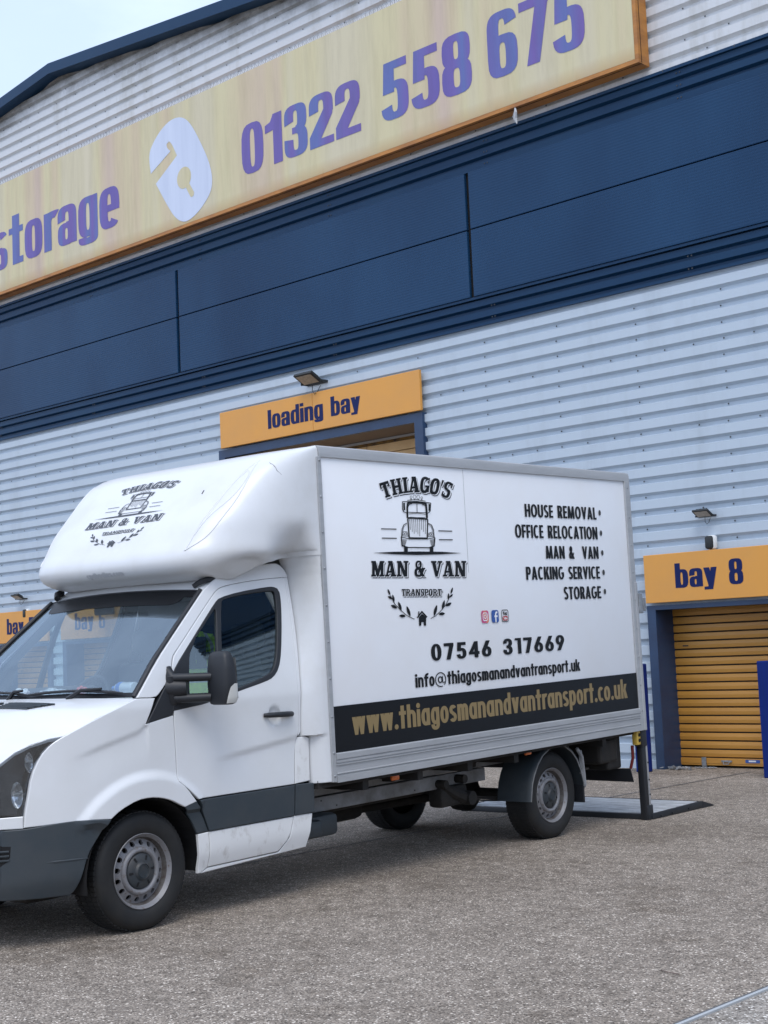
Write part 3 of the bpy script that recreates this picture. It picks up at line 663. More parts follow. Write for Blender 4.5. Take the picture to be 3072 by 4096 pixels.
# ---- signs
def lettering(mb, vf, y, dz=0):
    v, f = vf; mb.add([(p[0], y, p[1]) for p in v], f)
def bay_sign(a, b, txt, label, tx):
    s = empty('bay_sign', (a, 15.15, 2.02)); tag(s, label, 'sign', 'orange bay number signs')
    m = MB(); m.bbox((0, 0, 0), (b-a, .05, .59), .006); m.build('sign_board', M['orange'], s)
    t = MB(); lettering(t, word(txt, 'impact', tx-a, tx-a+.92, .165, .462), -.003)
    t.build('lettering', M['navy'], s); return s
bay_sign(-24.65, -22.85, 'bay 5', 'orange sign with navy lettering cut off by the van windscreen pillar', -24.21)
bay_sign(-22.43, -20.60, 'bay 6', 'orange bay 6 sign seen through the van windscreen', -21.97)
bay_sign(-9.87, -8.05, 'bay 8', 'orange bay 8 sign above the shutter behind the van', -9.43)
s = empty('loading_bay_sign', (-17.79, 15.15, 4.95)); tag(s, 'long orange loading bay sign above the tall doorway', 'sign')
m = MB(); m.bbox((0, 0, .0), (2.17, .05, .585), .006); m.bbox((2.175, 0, .0), (4.37, .05, .585), .006); m.build('sign_board', M['orange'], s)
t = MB(); lettering(t, word('loading bay', 'impact', 1.16, 3.19, .165, .462), -.003); t.build('lettering', M['navy'], s)

sg = empty('telephone_sign', (-40, 15.0, 8.79)); tag(sg, 'huge faded yellow box sign with purple phone number and padlock', 'sign')
sg.location = (0, 0, 0)
m = MB(); m.box((-40, 15.0, 8.79), (-9.455, 15.02, 10.90)); m.build('sign_face', M['signface'], sg)
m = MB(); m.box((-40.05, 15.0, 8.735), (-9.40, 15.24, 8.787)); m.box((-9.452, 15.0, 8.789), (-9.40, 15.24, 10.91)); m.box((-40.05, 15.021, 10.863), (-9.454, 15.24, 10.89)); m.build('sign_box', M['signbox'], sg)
m = MB(); m.box((-40.05, 15.06, 8.731), (-9.392, 15.068, 8.7345)); m.box((-9.3995, 15.06, 8.745), (-9.396, 15.068, 10.9)); m.build('sign_seam', M['void'], sg)
# spikes along the top edge of the sign
sp = MB(); x = -26.0
while x < -9.5:
    for dx, dy in ((-.03, -.05), (.02, -.02), (.03, .05)): sp.tube([(x, 15.08, 10.905), (x+dx, 15.08+dy, 11.0)], .004, 3, False)
    x += .085
sp.build('bird_spikes', M['galv'], sg)
def big(txt, x0, x1, z0, z1):
    t = MB(); lettering(t, word(txt, 'impact', x0, x1, z0, z1), 14.996); t.build('lettering', M['faded'], sg)
big('01322', -16.86, -14.20, 9.22, 10.03); big('558', -13.78, -12.06, 9.21, 10.07); big('675', -11.77, -10.17, 9.22, 10.12)
big('storage', -24.22, -20.12, 9.22, 10.20)
lk = [(-19.26,10.23),(-19.1,10.43),(-18.87,10.59),(-18.59,10.68),(-18.31,10.63),(-18.1,10.45),(-17.85,10.04),(-17.66,9.67),(-17.59,9.38),(-17.64,9.16),(-17.9,8.95),(-18.18,8.83),(-18.39,8.83),(-18.6,8.97),(-18.78,9.21),(-19.08,9.67),(-18.49,10.01),(-18.62,10.25),(-18.69,10.31),(-18.76,10.28),(-18.75,10.21),(-18.66,10.13),(-19.21,9.88)]
lk = smooth_poly(lk, 2, 62)
key = circle(-18.32, 9.58, .185, 24)
slot = [(-18.30, 9.44), (-18.20, 9.47), (-18.07, 9.27), (-18.08, 9.22), (-18.13, 9.20), (-18.17, 9.22)]
def hull2(polys): return polys
v, f = union([lk]); v2, f2 = cdt(lk, [])
kv = union([key, slot])
m = MB(); m.add([(p[0], 14.996, p[1]) for p in v2], f2); m.build('padlock_emblem', M['lockblue'], sg)
m = MB(); m.add([(p[0], 14.993, p[1]) for p in kv[0]], kv[1]); m.build('keyhole', M['signface'], sg)
# torn strip hanging under the sign
m = MB(); m.tube([(-11.37, 15.02, 8.74), (-11.35, 15.0, 8.66), (-11.37, 15.01, 8.58), (-11.34, 15.0, 8.50)], [.012, .022, .03, .008], 6)
m.tube([(-11.36, 15.0, 8.68), (-11.40, 14.99, 8.60)], [.012, .004], 5); tag(m.build('torn_strip', M['ali']), 'torn grey strip dangling under the big faded sign', 'rag')

# ---- floodlights, sensors
def floodlight():
    r = empty('floodlight', (0, 0, 0))
    h = MB(); tilt = Matrix.Rotation(R(-28), 4, 'X')
    def T(mb): mb.v = [tuple(tilt @ Vector(p) + Vector((0, -.12, 0))) for p in mb.v]
    h.bbox((-.25, -.34, -.03), (.25, 0, .03), .015); h.bbox((-.19, -.28, .03), (.19, -.05, .075), .02)
    for k in range(8): h.box((-.17+k*.045, -.27, .074), (-.155+k*.045, -.06, .095))
    T(h); h.build('housing', M['lamphouse'], r)
    g = MB(); g.bbox((-.205, -.30, -.036), (.205, -.04, -.0305), .002); T(g); g.build('glass', M['lampglass'], r)
    b = MB(); b.box((-.28, -.20, -.012), (-.262, 0, .03)); b.box((.262, -.20, -.012), (.28, 0, .03)); b.box((-.28, -.012, -.012), (.28, 0, .03)); b.tube([(.30, -.16, 0), (-.30, -.16, 0)], .016, 8)
    b.build('bracket', M['lamphouse'], r)
    c = MB(); c.tube([(0, -.15, -.03), (.01, -.17, -.16), (.05, -.15, -.23), (.09, -.10, -.17), (.09, -.02, -.05)], .008, 6); c.build('cable', M['lamphouse'], r)
    return r
fl = floodlight(); fl.location = (-15.58, YF, 5.68); fl.scale = (.78, .78, .78)
tag(fl, 'large black floodlight on the wall above the loading bay sign', 'floodlight', 'floodlights on the warehouse wall')
for loc, sc, lab in (((-8.99, YF, 3.02), .43, 'small black floodlight on the wall above the bay 8 sign'), ((-23.78, YF, 2.84), .49, 'small black floodlight on the wall left of the van windscreen')):
    c = copy_tree(fl); c.location = loc; c.scale = (sc, sc, sc); tag(c, lab, 'floodlight', 'floodlights on the warehouse wall')
def sensor():
    r = empty('wall_sensor', (0, 0, 0))
    a = MB(); a.bbox((-.06, -.085, -.085), (.06, 0, .085), .028); a.build('casing', M['paper'], r, 40)
    b = MB(); b.bbox((-.066, -.112, -.078), (.040, -.05, .078), .026); b.build('front_cover', M['lamphouse'], r, 40)
    return r
se = sensor(); se.location = (-8.93, YF-.0, 2.70); tag(se, 'small oval sensor with dark face standing on the bay 8 sign', 'sensor', 'oval sensors over bay signs')
c = copy_tree(se); c.location = (-23.60, YF, 2.56); tag(c, 'small oval sensor hanging below the floodlight beside the windscreen', 'sensor', 'oval sensors over bay signs')
# ---- bollards
def bollard():
    m = MB(); m.bbox((-.08, -.06, 0), (.08, .06, 1.29), .012); return m.build('bollard', M['bollard'])
b0 = bollard(); b0.location = (-8.035, 14.66, 0); tag(b0, 'square blue steel post guarding the right of the bay 8 shutter', 'bollard', 'blue guard posts')
b1 = b0.copy(); COL.objects.link(b1); b1.location = (-9.84, 14.86, 0); tag(b1, 'square blue steel post half hidden behind the van tail lift', 'bollard', 'blue guard posts')
# ---- chain heap
ch = MB(); rnd = random.Random(3)
for k in range(46):
    cx = -9.70+rnd.gauss(0, .07)+ (k/46)*.22; cy = 15.22+rnd.gauss(0, .05); cz = .012+abs(rnd.gauss(0, .018))*(1-abs(k/46-.4))
    ax = Vector((rnd.uniform(-1, 1), rnd.uniform(-1, 1), rnd.uniform(-.4, .4))).normalized(); bx_ = ax.cross(Vector((0, 0, 1))).normalized()
    ch.tube([Vector((cx, cy, cz))+ax*.026*math.cos(t)+bx_*.013*math.sin(t) for t in [q*math.pi/4 for q in range(9)]], .0042, 5, False)
for k in range(12):
    cx = -9.46+k*.022
    ch.tube([Vector((cx, 15.40+k*.004, .014))+Vector((.016*math.cos(t), .003*math.cos(t), 0))+Vector((0, .008*math.sin(t), 0) if k % 2 else (0, 0, .008*math.sin(t))) for t in [q*math.pi/4 for q in range(9)]], .0040, 5, False)
tag(ch.build('chain', M['galv'], None, 60), 'heap of galvanised chain on the ground at the foot of the blue door frame', 'chain')
# ---- litter
lm_ = MB(); lm_.tube([(-3.98, 6.05, .006), (-3.93, 6.02, .008), (-3.86, 6.02, .006)], .003, 5); tag(lm_.build('twig', M['soffit']), 'thin dark twig lying on the concrete in the foreground', 'twig')
# ---- building opposite (seen only in reflections)
ob = tag(empty('opposite_warehouse', (24, 0, 0)), 'grey warehouse across the yard, mirrored in the van side windows', 'warehouse')
m = MB(); m.box((0, -40, 0), (20, 60, 6.6)); m.build('wall', mat('opposite_grey', (.26, .27, .28), .6, noise=(1.2, (.20, .205, .21), .3, .6)), ob)
m = MB(); m.box((-.12, -40, 5.5), (0, 60, 6.9)); m.build('fascia', M['dark'], ob)
for y0 in (-14, -2, 10, 22):
    m = MB()
    for k in range(24): m.bbox((-.08, y0, .02+k*.15), (-.002, y0+7, .15+k*.15), .02)
    m.build('shutter', M['dark'], ob)
PN = {
 'fender': [(-0.532,1.19),(-0.324,1.277),(-0.074,1.36),(-0.037,1.37),(0.103,1.362),(0.018,1.214),(0.236,1.248),(0.241,1.046),(0.244,0.848),(0.292,0.811),(0.373,0.714),(0.277,0.692),(0.171,0.747),(0.089,0.771),(0.009,0.782),(-0.086,0.778),(-0.208,0.735),(-0.274,0.691),(-0.427,0.704),(-0.75,0.698),(-0.743,0.774),(-0.725,0.866),(-0.706,0.982),(-0.66,1.09),(-0.603,1.151)],
 'archtrim': [(0.282,0.691),(0.376,0.714),(0.437,0.626),(0.483,0.517),(0.39,0.515),(0.349,0.6)],
 'sillfront': [(0.395,0.508),(0.483,0.512),(0.488,0.4),(0.484,0.296),(0.433,0.268),(0.407,0.269),(0.402,0.388)],
 'sill': [(0.437,0.266),(0.485,0.29),(1.113,0.292),(1.198,0.376),(1.245,0.51),(1.42,0.505),(1.394,0.39),(1.37,0.289)],
 'doorlow': [(0.486,0.511),(1.237,0.506),(1.192,0.38),(1.104,0.3),(0.489,0.297),(0.492,0.4)],
 'doortrim': [(0.397,0.716),(1.255,0.709),(1.239,0.512),(0.485,0.517),(0.443,0.632)],
 'door': [(0.239,1.245),(0.245,1.045),(0.247,0.85),(0.293,0.813),(0.394,0.724),(1.257,0.716),(1.29,0.971),(1.314,1.025),(1.328,1.149),(1.332,1.275),(1.352,1.455),(1.393,1.698),(1.421,1.933),(1.448,2.093),(1.259,2.084),(0.998,2.059),(0.843,2.034),(0.797,2.016),(0.757,1.989),(0.568,1.833),(0.417,1.703),(0.323,1.622),(0.305,1.604),(0.276,1.536)],
 'doorblack': [(0.231,1.274),(0.265,1.49),(0.302,1.543),(0.446,1.672),(0.599,1.807),(0.748,1.935),(0.797,1.965),(0.978,2),(1.239,2.029),(1.31,2.032),(1.348,2.019),(1.366,1.981),(1.325,1.824),(1.244,1.582),(1.194,1.482),(1.129,1.426),(1.047,1.402),(0.818,1.361),(0.511,1.3),(0.36,1.286)],
 'glass': [(0.799,1.934),(0.838,1.957),(1.056,1.987),(1.282,2.003),(1.306,1.997),(1.314,1.976),(1.282,1.825),(1.202,1.584),(1.154,1.491),(1.092,1.446),(0.823,1.381),(0.655,1.352),(0.723,1.665)],
 'quarter': [(0.735,1.894),(0.74,1.873),(0.672,1.627),(0.611,1.361),(0.375,1.321),(0.395,1.454),(0.45,1.657)],
 'triangle': [(0.022,1.215),(0.232,1.252),(0.263,1.493),(0.147,1.378)],
 'bpillar': [(1.298,0.971),(1.317,1.018),(1.388,1.018),(1.42,1.001),(1.412,0.722),(1.267,0.716)],
 'reartrim': [(1.267,0.712),(1.443,0.704),(1.433,0.51),(1.249,0.513)],
 'rearstrip': [(1.452,2.095),(1.482,2.097),(1.461,1.914),(1.431,1.697),(1.381,1.423),(1.354,1.181),(1.346,1.05),(1.322,1.027),(1.334,1.149),(1.335,1.275),(1.355,1.455),(1.397,1.698),(1.425,1.933)],
 'apillar': [(-0.033,1.375),(0.165,1.583),(0.37,1.761),(0.678,2.02),(0.689,2.026),(0.787,2.084),(0.896,2.132),(1.032,2.159),(1.377,2.196),(1.426,2.186),(1.465,2.148),(1.482,2.097),(1.449,2.096),(1.26,2.087),(0.999,2.062),(0.844,2.038),(0.795,2.019),(0.754,1.992),(0.566,1.837),(0.415,1.707),(0.32,1.627),(0.297,1.607),(0.268,1.536),(0.264,1.496),(0.147,1.391),(0.105,1.365)],
 'headlamp': [(-0.53,1.192),(-0.63,1.122),(-0.688,1.052),(-0.72,0.967),(-0.741,0.841),(-0.75,0.767),(-0.854,0.769),(-0.921,0.771),(-0.917,0.992),(-0.847,1.063),(-0.783,1.121),(-0.708,1.159),(-0.615,1.184)],
 'lampstrip': [(-0.854,0.762),(-0.752,0.762),(-0.754,0.694),(-0.855,0.697)],
 'bumper': [(-0.855,0.692),(-0.752,0.69),(-0.599,0.705),(-0.434,0.707),(-0.279,0.688),(-0.365,0.579),(-0.417,0.508),(-0.453,0.401),(-0.488,0.314),(-0.513,0.293),(-0.705,0.295),(-0.864,0.304)],
 'vent': [(-0.857,0.609),(-0.813,0.604),(-0.819,0.542),(-0.83,0.516),(-0.86,0.493)],
 'lamp1': [(-0.715,1.115),(-0.689,1.099),(-0.696,1.059),(-0.727,1.008),(-0.737,1.056)],
 'lamp2': [(-0.771,0.955),(-0.742,0.908),(-0.746,0.862),(-0.775,0.808),(-0.798,0.86),(-0.794,0.914)],
 'crease': [(0.491,0.943),(0.895,0.982),(1.312,1.025)],
 'fcrease': [(-0.507,1.055),(-0.276,1.12),(-0.035,1.178),(0.015,1.212)],
}
# ================================================================== VAN
# van frame: X to the rear from the front axle, Y across (0 = outer face of the left wheels), Z up
YC = .92
van = empty('box_van'); tag(van, 'white box van with black removals lettering, parked with its tail lift lowered', 'van')
Dv = Vector((-0.0476463, 0.9987080, 0.0176657)); Lv = Vector((-0.9988639, -0.0476537, 0)); Uv = Vector((0.00084184, -0.01764565, 0.99984395))
van.matrix_world = Matrix(((Dv.x, Lv.x, Uv.x, -7.0924932), (Dv.y, Lv.y, Uv.y, 5.3454620), (Dv.z, Lv.z, Uv.z, 0.0001), (0, 0, 0, 1)))
def sst(a, b, x):
    t = max(0, min(1, (x-a)/(b-a))); return t*t*(3-2*t)
def NX(x):
    u = min(max(.1-x, 0)/1.1, .9995); return .55*(1-(1-u**2.5)**.5)
def line_at(pl, x):
    if x <= pl[0][0]: return pl[0][1]
    for a, b in zip(pl, pl[1:]):
        if x <= b[0]: return a[1]+(b[1]-a[1])*(x-a[0])/(b[0]-a[0])
    return pl[-1][1]
CR, FC = PN['crease'], PN['fcrease']
def fy(x, z):
    """outer side of the cab (left side)"""
    y = -.05 + .21*(max(z-1.3, 0)/.88)**1.25 + NX(x)
    r = math.hypot(x, z-.338)
    if z > .66 and x < .45: y -= .026*sst(.605, .548, r)*sst(.40, .445, r)      # wheel arch flare
    if .45 < x < 1.33:      # door swage
        d = z-line_at(CR, x); y += .012*sst(.006, -.020, d)*sst(-.30, -.02, d)*sst(.47, .85, x)
    if -.52 < x < .03:
        d = z-line_at(FC, x); y += .010*sst(.006, -.022, d)*sst(-.22, -.02, d)*sst(-.53, -.30, x)
    if z < .62: y += .03*sst(.40, .27, z)
    if .80 < x < 1.33 and 1.08 < z < 1.28:   # handle recess
        q = math.hypot(x-1.105, z-1.175); y += .016*sst(.066, .045, q)
    return y
def patch(mb, poly, off=0.0, grid=.05, holes=(), flange=.022, rim=.004, side=0, fn=fy, sub=.03):
    """curved, thick body panel with rolled edges"""
    poly = resample(poly, sub); holes = [resample(h, sub) for h in holes]
    ins = inset(poly, rim); hin = [inset(h, -rim) for h in holes]
    v, f = cdt(ins, hin, grid)
    def P(p, d):
        y = fn(p[0], p[1])+d
        return (p[0], 2*YC-y if side else y, p[1])
    mb.add([P(p, off) for p in v], f)
    for a, b in [(poly, ins)]+list(zip(holes, hin)):
        n = len(a); vs = [P(p, off) for p in b]+[P(p, off+.003) for p in a]+[P(p, off+flange) for p in a]
        fs = []
        for i in range(n):
            j = (i+1) % n; fs += [(i, j, n+j, n+i), (n+i, n+j, 2*n+j, 2*n+i)]
        mb.add(vs, fs)
def panel(name, key, m, parent, side, **k):
    mb = MB(); patch(mb, smooth_poly(PN[key], 1, k.pop('keep', 38)) if isinstance(key, str) else key, side=side, **k)
    return mb.build(name, m, parent, 32)
GL = smooth_poly(PN['glass'], 1, 60); QT = smooth_poly(PN['quarter'], 1, 60)
DB = smooth_poly(PN['doorblack'], 1, 45)
for sd_ in (0, 1):
    def S_(p): return (p[0], 2*YC-p[1] if sd_ else p[1], p[2])
    panel('front_fender', 'fender', M['white'], van, sd_, grid=.015)
    panel('wheel_arch_trim', 'archtrim', M['plastic'], van, sd_, off=.004, grid=.025, keep=60, flange=.015)
    mb = MB(); patch(mb, PN['sillfront'], side=sd_, off=.002); patch(mb, PN['sill'], side=sd_, off=.004); mb.build('sill', M['white_dirty'], van, 32)
    hole = inset(DB, .012)
    door = panel('cab_door', 'door', M['white'], van, sd_, grid=.017, holes=[hole], keep=30)
    panel('lower_panel', 'doorlow', M['white_dirty'], door, sd_, off=.001)
    panel('rubbing_strip', 'doortrim', M['plastic'], door, sd_, off=-.006, flange=.03, keep=25)
    panel('window_frame', DB, M['black'], door, sd_, off=-.003, holes=[GL, QT], grid=.04)
    mb = MB(); patch(mb, inset(GL, -.006), off=.010, flange=.004, side=sd_); mb.build('window', M['sideglass'], door, 32)
    mb = MB(); patch(mb, inset(QT, -.006), off=.010, flange=.004, side=sd_); mb.build('quarter_window', M['sideglass'], door, 32)
    hb = MB(); yy = fy(1.0, 1.18)
    hb.tube([S_((1.0, yy-.004, 1.187)), S_((1.03, yy-.024, 1.186)), S_((1.10, yy-.034, 1.184)), S_((1.19, yy-.030, 1.180)), S_((1.245, yy-.018, 1.178)), S_((1.262, yy-.002, 1.177))], [.012, .017, .018, .019, .018, .012], 10)
    hb.build('door_handle', M['black'], door, 50)
    panel('cowl_triangle', 'triangle', M['black'], van, sd_, off=-.002)
    mb = MB(); patch(mb, PN['bpillar'], side=sd_, off=.004); mb.build('pillar_base', M['white_dirty'], van, 32)
    panel('rear_rubbing_strip', 'reartrim', M['plastic'], van, sd_, off=-.004, flange=.03, keep=25)
    panel('rear_pillar', 'rearstrip', M['white'], van, sd_, off=.006)
    panel('roof_pillar', 'apillar', M['white'], van, sd_, off=.0, grid=.03)
    hl = panel('headlight', 'headlamp', M['lampcover'], van, sd_, off=.004, keep=30)
    mb = MB(); patch(mb, inset(PN['headlamp'], .004), off=.055, side=sd_, flange=.02); mb.build('lamp_housing', M['black'], hl, 32)
    for cx_, cz_, rx_, rz_ in ((-.709, 1.060, .021, .056), (-.770, .882, .028, .074)):
        mb = MB(); mb.use(M['chrome']); p = circle(cx_, cz_, rx_, 28, rz_); vs = []; nr = 7
        for q in range(nr+1):
            k = 1-q/nr*.92; dep_ = .016+.040*(1-k*k)
            for x, z in circle(cx_, cz_, rx_*k, 28, rz_*k): vs.append(S_((x, fy(x, z)+dep_, z)))
        mb.add(vs, [(q*28+i, q*28+(i+1) % 28, q*28+28+(i+1) % 28, q*28+28+i) for q in range(nr) for i in range(28)])
        mb.use(M['lens']); mb.tube([S_((cx_-rx_*.8, fy(cx_, cz_)+.024, cz_+.004)), S_((cx_+rx_*.8, fy(cx_, cz_)+.024, cz_+.004))], .006, 6)
        mb.build('lamp_reflector', None, hl, 50)
    panel('lamp_sill', 'lampstrip', M['white'], van, sd_, off=.0)
    # dark inner liner behind the panels, with the window openings left free
    mb = MB()
    inner = [(-.70, .72), (-.45, .80), (-.3, .90), (0, .95), (.25, .88), (.42, .70), (.50, .30), (1.36, .31), (1.40, 1.0), (1.46, 2.09), (1.38, 2.16), (.78, 2.05), (.05, 1.34), (-.5, 1.17), (-.66, 1.02)]
    patch(mb, inner, off=.035, holes=[inset(DB, .03)], side=sd_, grid=.1, flange=.004); mb.build('inner_lining', M['void'], van, 32)
    # wheel house
    mb = MB(); n = 22; vs = []
    for k in range(n+1):
        a = R(-8+196*k/n); 
        for y in (-.02, .34): vs.append(S_((.44*math.cos(a), y, .338+.44*math.sin(a))))
    mb.add(vs, [(2*k, 2*k+1, 2*k+3, 2*k+2) for k in range(n)]); mb.add([S_((.44*math.cos(R(-8+196*k/n)), .34, .338+.44*math.sin(R(-8+196*k/n)))) for k in range(n+1)], [list(range(n+1))])
    mb.build('wheel_housing', M['void'], van)
    # roof bracket at the pillar top
# ---- bumper and nose
def plan(s):
    """plan curve of the nose: s=x on the flank, then round to the centre line"""
    xk = -.90
    if s >= xk: return s
FR = [(-.93, fy(-.93, .8)-.0), (-.965, .46), (-.99, .62), (-1.0, .92)]
def nose_curve(n=40):
    pts = [(-.50-.43*k/16, 0) for k in range(17)]
    pts = [(x, NX(x)-.05) for x, _ in pts]
    e = pts[-1]
    for k in range(1, 15):
        t = k/14; pts.append((e[0]+(-1.045-e[0])*(1-(1-t)**2.2), e[1]+(YC-e[1])*t))
    return pts + [(x, 2*YC-y) for x, y in pts[-2::-1]]
NCV = nose_curve()
bm_ = MB()
patch(bm_, smooth_poly(PN['bumper'], 1, 30), off=-.008, grid=.035, flange=.03, side=0); patch(bm_, smooth_poly(PN['bumper'], 1, 30), off=-.008, grid=.035, flange=.03, side=1)
front = [p for p in NCV if p[0] < -.853]
prof = [(.03, .30), (-.004, .34), (-.012, .46), (-.002, .50), (-.014, .54), (-.010, .66), (.02, .693)]
vs = []; cx_ = YC
for x, y in front:
    nx, ny = (x+.2, (y-YC)*1.0); l = math.hypot(nx, ny); nx /= l; ny /= l
    for d, z in prof: vs.append((x-nx*d*1.0 if True else x, y-ny*d, z))
m_ = len(prof)
bm_.add(vs, [(i*m_+k, i*m_+k+1, (i+1)*m_+k+1, (i+1)*m_+k) for i in range(len(front)-1) for k in range(m_-1)])
bmp = bm_.build('front_bumper', M['plastic'], van, 35)
for sd_ in (0, 1):
    mb = MB(); vp = PN['vent']; patch(mb, vp, off=-.009, side=sd_, flange=.01); mb.build('bumper_vent', M['void'], bmp, 32)
    mb = MB()
    for z in (.525, .55, .575):
        mb.tube([(x, (2*YC-(fy(x, z)-.010)) if sd_ else fy(x, z)-.010, z) for x in (-.87, -.85, -.826)], .006, 5)
    mb.tube([(x, (2*YC-(fy(x, z)-.006)) if sd_ else fy(x, z)-.006, z) for x, z in ((-.70, .494), (-.6, .492), (-.5, .490), (-.42, .488))], [.001, .007, .007, .004], 6)
    mb.build('vent_slat', M['plastic'], bmp, 40)
mb = MB(); vs = []
up = [p for p in NCV if p[0] < -.86]
for x, y in up:
    vs += [(x+.03, y, .69), (x+.02, y, .80), (x+.06, y, .96), (x+.12, y, 1.03)]
mb.add(vs, [(i*4+k, i*4+k+1, (i+1)*4+k+1, (i+1)*4+k) for i in range(len(up)-1) for k in range(3)]); mb.build('grille', M['black'], van, 35)
mb = MB()
for z in (.74, .81, .88):
    c_ = [p for p in NCV if p[0] < -.97]
    mb.tube([(x+.015+(z-.74)*.25, y, z) for x, y in c_], .014, 6)
mb.build('grille_bar', M['white'], van, 40)
# ---- bonnet
edge = [(-.037, 1.37), (-.074, 1.36), (-.20, 1.318), (-.324, 1.277), (-.43, 1.232), (-.53, 1.192), (-.615, 1.184), (-.708, 1.159), (-.783, 1.121), (-.847, 1.063), (-.90, 1.01)]
edge = resample(edge, .03, False)
ne = len(edge); nt_ = 24
def bonnet_pt(i, tau, lift=0):
    x, z = edge[i]; e = i/(ne-1); y = fy(x, z)+.004
    xc = -.16-.85*(e**1.15); zc = 1.385-.10*e-.32*e**3
    k = 1-(1-tau)**2.0; k2 = 1-(1-tau)**2.4
    return (x+(xc-x)*k, y+(YC-y)*tau, z+(zc-z)*k2+lift)
mb = MB(); vs = []
for i in range(ne):
    for j in range(2*nt_+1):
        t = j/nt_
        if t <= 1: vs.append(bonnet_pt(i, t))
        else:
            p = bonnet_pt(i, 2-t); vs.append((p[0], 2*YC-p[1], p[2]))
w_ = 2*nt_+1
mb.add(vs, [(i*w_+j, i*w_+j+1, (i+1)*w_+j+1, (i+1)*w_+j) for i in range(ne-1) for j in range(w_-1)])
for sgn in (0, 1):   # rolled side edges
    vs = []
    for i in range(ne):
        p = bonnet_pt(i, 0); q = (p[0], 2*YC-p[1] if sgn else p[1], p[2]); vs += [q, (q[0]+.002, q[1]+(.004 if not sgn else -.004), q[2]-.02)]
    mb.add(vs, [(2*i, 2*i+1, 2*i+3, 2*i+2) for i in range(ne-1)])
bon = mb.build('bonnet', M['white'], van, 40)
mb = MB()   # slatted vent at the rear of the bonnet (both halves)
for sgn in (0, 1):
    def BP(x_i, t, l):
        p = bonnet_pt(x_i, t, l); return (p[0], 2*YC-p[1] if sgn else p[1], p[2])
    mb.use(M['void']); rows = []
    i0, i1 = int(ne*.19), int(ne*.32)
    for i in range(i0, i1+1):
        f_ = (i-i0)/(i1-i0); t0 = .50+.12*f_
        rows.append([BP(i, t0+(.97-t0)*k/8, .003) for k in range(9)])
    mb.add([p for r_ in rows for p in r_], [(i*9+k, i*9+k+1, (i+1)*9+k+1, (i+1)*9+k) for i in range(len(rows)-1) for k in range(8)])
    mb.use(M['plastic'])
    for q in range(5):
        f_ = q/4; a = i0+(i1-i0)*f_; i = int(a); fr = a-i; t0 = .50+.12*f_
        pts = []
        for k in range(9):
            t = t0+(.97-t0)*k/8; p1 = Vector(BP(i, t, .006)); p2 = Vector(BP(min(i+1, ne-1), t, .006)); pts.append(p1.lerp(p2, fr))
        mb.tube(pts, .0055, 5)
mb.build('bonnet_vent', None, bon)
# ---- windscreen
WS = [(-.030, 1.376), (.165, 1.583), (.37, 1.761), (.672, 2.014)]
def ws_pt(s, t, d=0):
    """s 0..1 bottom to top, t -1..1 across"""
    q = s*3; i = min(max(int(q), 0), 2); f_ = q-i; a, b = WS[i], WS[i+1]
    x = a[0]+(b[0]-a[0])*f_; z = a[1]+(b[1]-a[1])*f_; y0 = fy(x, z)+.012
    bow = (.105-.045*s)*(1-abs(t)**2.2); y = YC+t*(YC-y0)
    return Vector((x-bow-d*.70, y, z+.028*s*(1-t*t)+d*.7))
def ws_grid(mb, s0, s1, t0, t1, ns, ntt, d=0):
    vs = [ws_pt(s0+(s1-s0)*i/ns, t0+(t1-t0)*j/ntt, d) for i in range(ns+1) for j in range(ntt+1)]
    mb.add(vs, [(i*(ntt+1)+j, i*(ntt+1)+j+1, (i+1)*(ntt+1)+j+1, (i+1)*(ntt+1)+j) for i in range(ns) for j in range(ntt)])
mb = MB(); ws_grid(mb, .0, 1, -1, 1, 18, 32); wsc = mb.build('windscreen', M['screen'], van, 60)
mb = MB(); ws_grid(mb, 0, 1, -1.0, -.952, 18, 1, .002); ws_grid(mb, 0, 1, .952, 1.0, 18, 1, .002); ws_grid(mb, .945, 1, -.952, .952, 1, 30, .002); ws_grid(mb, 0, .045, -.952, .952, 1, 30, .002)
# deeper shade band with soft corners at the top
for q in range(12): tt = .86-.10*(1-math.sqrt(1-(q/11.01)**2)); ws_grid(mb, .945-.0055*(q+1), .945-.0055*q, -tt, tt, 1, 24, .002)
mb.build('ceramic_border', M['vinyl'], wsc, 60)
mb = MB()   # rubber edging along the pillars
for sgn in (-1, 1): mb.tube([ws_pt(k/18, sgn*.985, .004) for k in range(19)], .017, 8)
mb.tube([ws_pt(1.0, -1+k/10, .001) for k in range(21)], .006, 6)
mb.build('rubber_seal', M['black'], wsc, 60)
mb = MB()   # cowl under the screen
vs = []
for k in range(33):
    t = -1+k/16; p = ws_pt(.02, t); j = 1-abs(t); q = bonnet_pt(1, j); q = (q[0], 2*YC-q[1] if t > 0 else q[1], q[2])
    vs += [tuple(p+Vector((.02, 0, -.03))), (q[0]+.01, q[1], q[2]-.035)]
mb.add(vs, [(2*k, 2*k+1, 2*k+3, 2*k+2) for k in range(32)]); mb.build('cowl', M['black'], van)
def wiper(t0, t1, tp):
    mb = MB(); arm = [ws_pt(-.015, tp, .02), ws_pt(.035, tp+(t0-tp)*.25, .045), ws_pt(.055, tp+(t0-tp)*.6, .035)]
    mb.tube(arm, [.016, .012, .008], 7); w = mb.build('wiper', M['black'], van, 50)
    b = MB(); pts = [ws_pt(.028+.03*math.sin(math.pi*k/10), t0+(t1-t0)*k/10, .018) for k in range(11)]
    b.tube(pts, [.004]+[.009]*9+[.004], 6); b.build('blade', M['black'], w, 50)
wiper(-.90, .02, -.45); wiper(-.02, .86, .18)
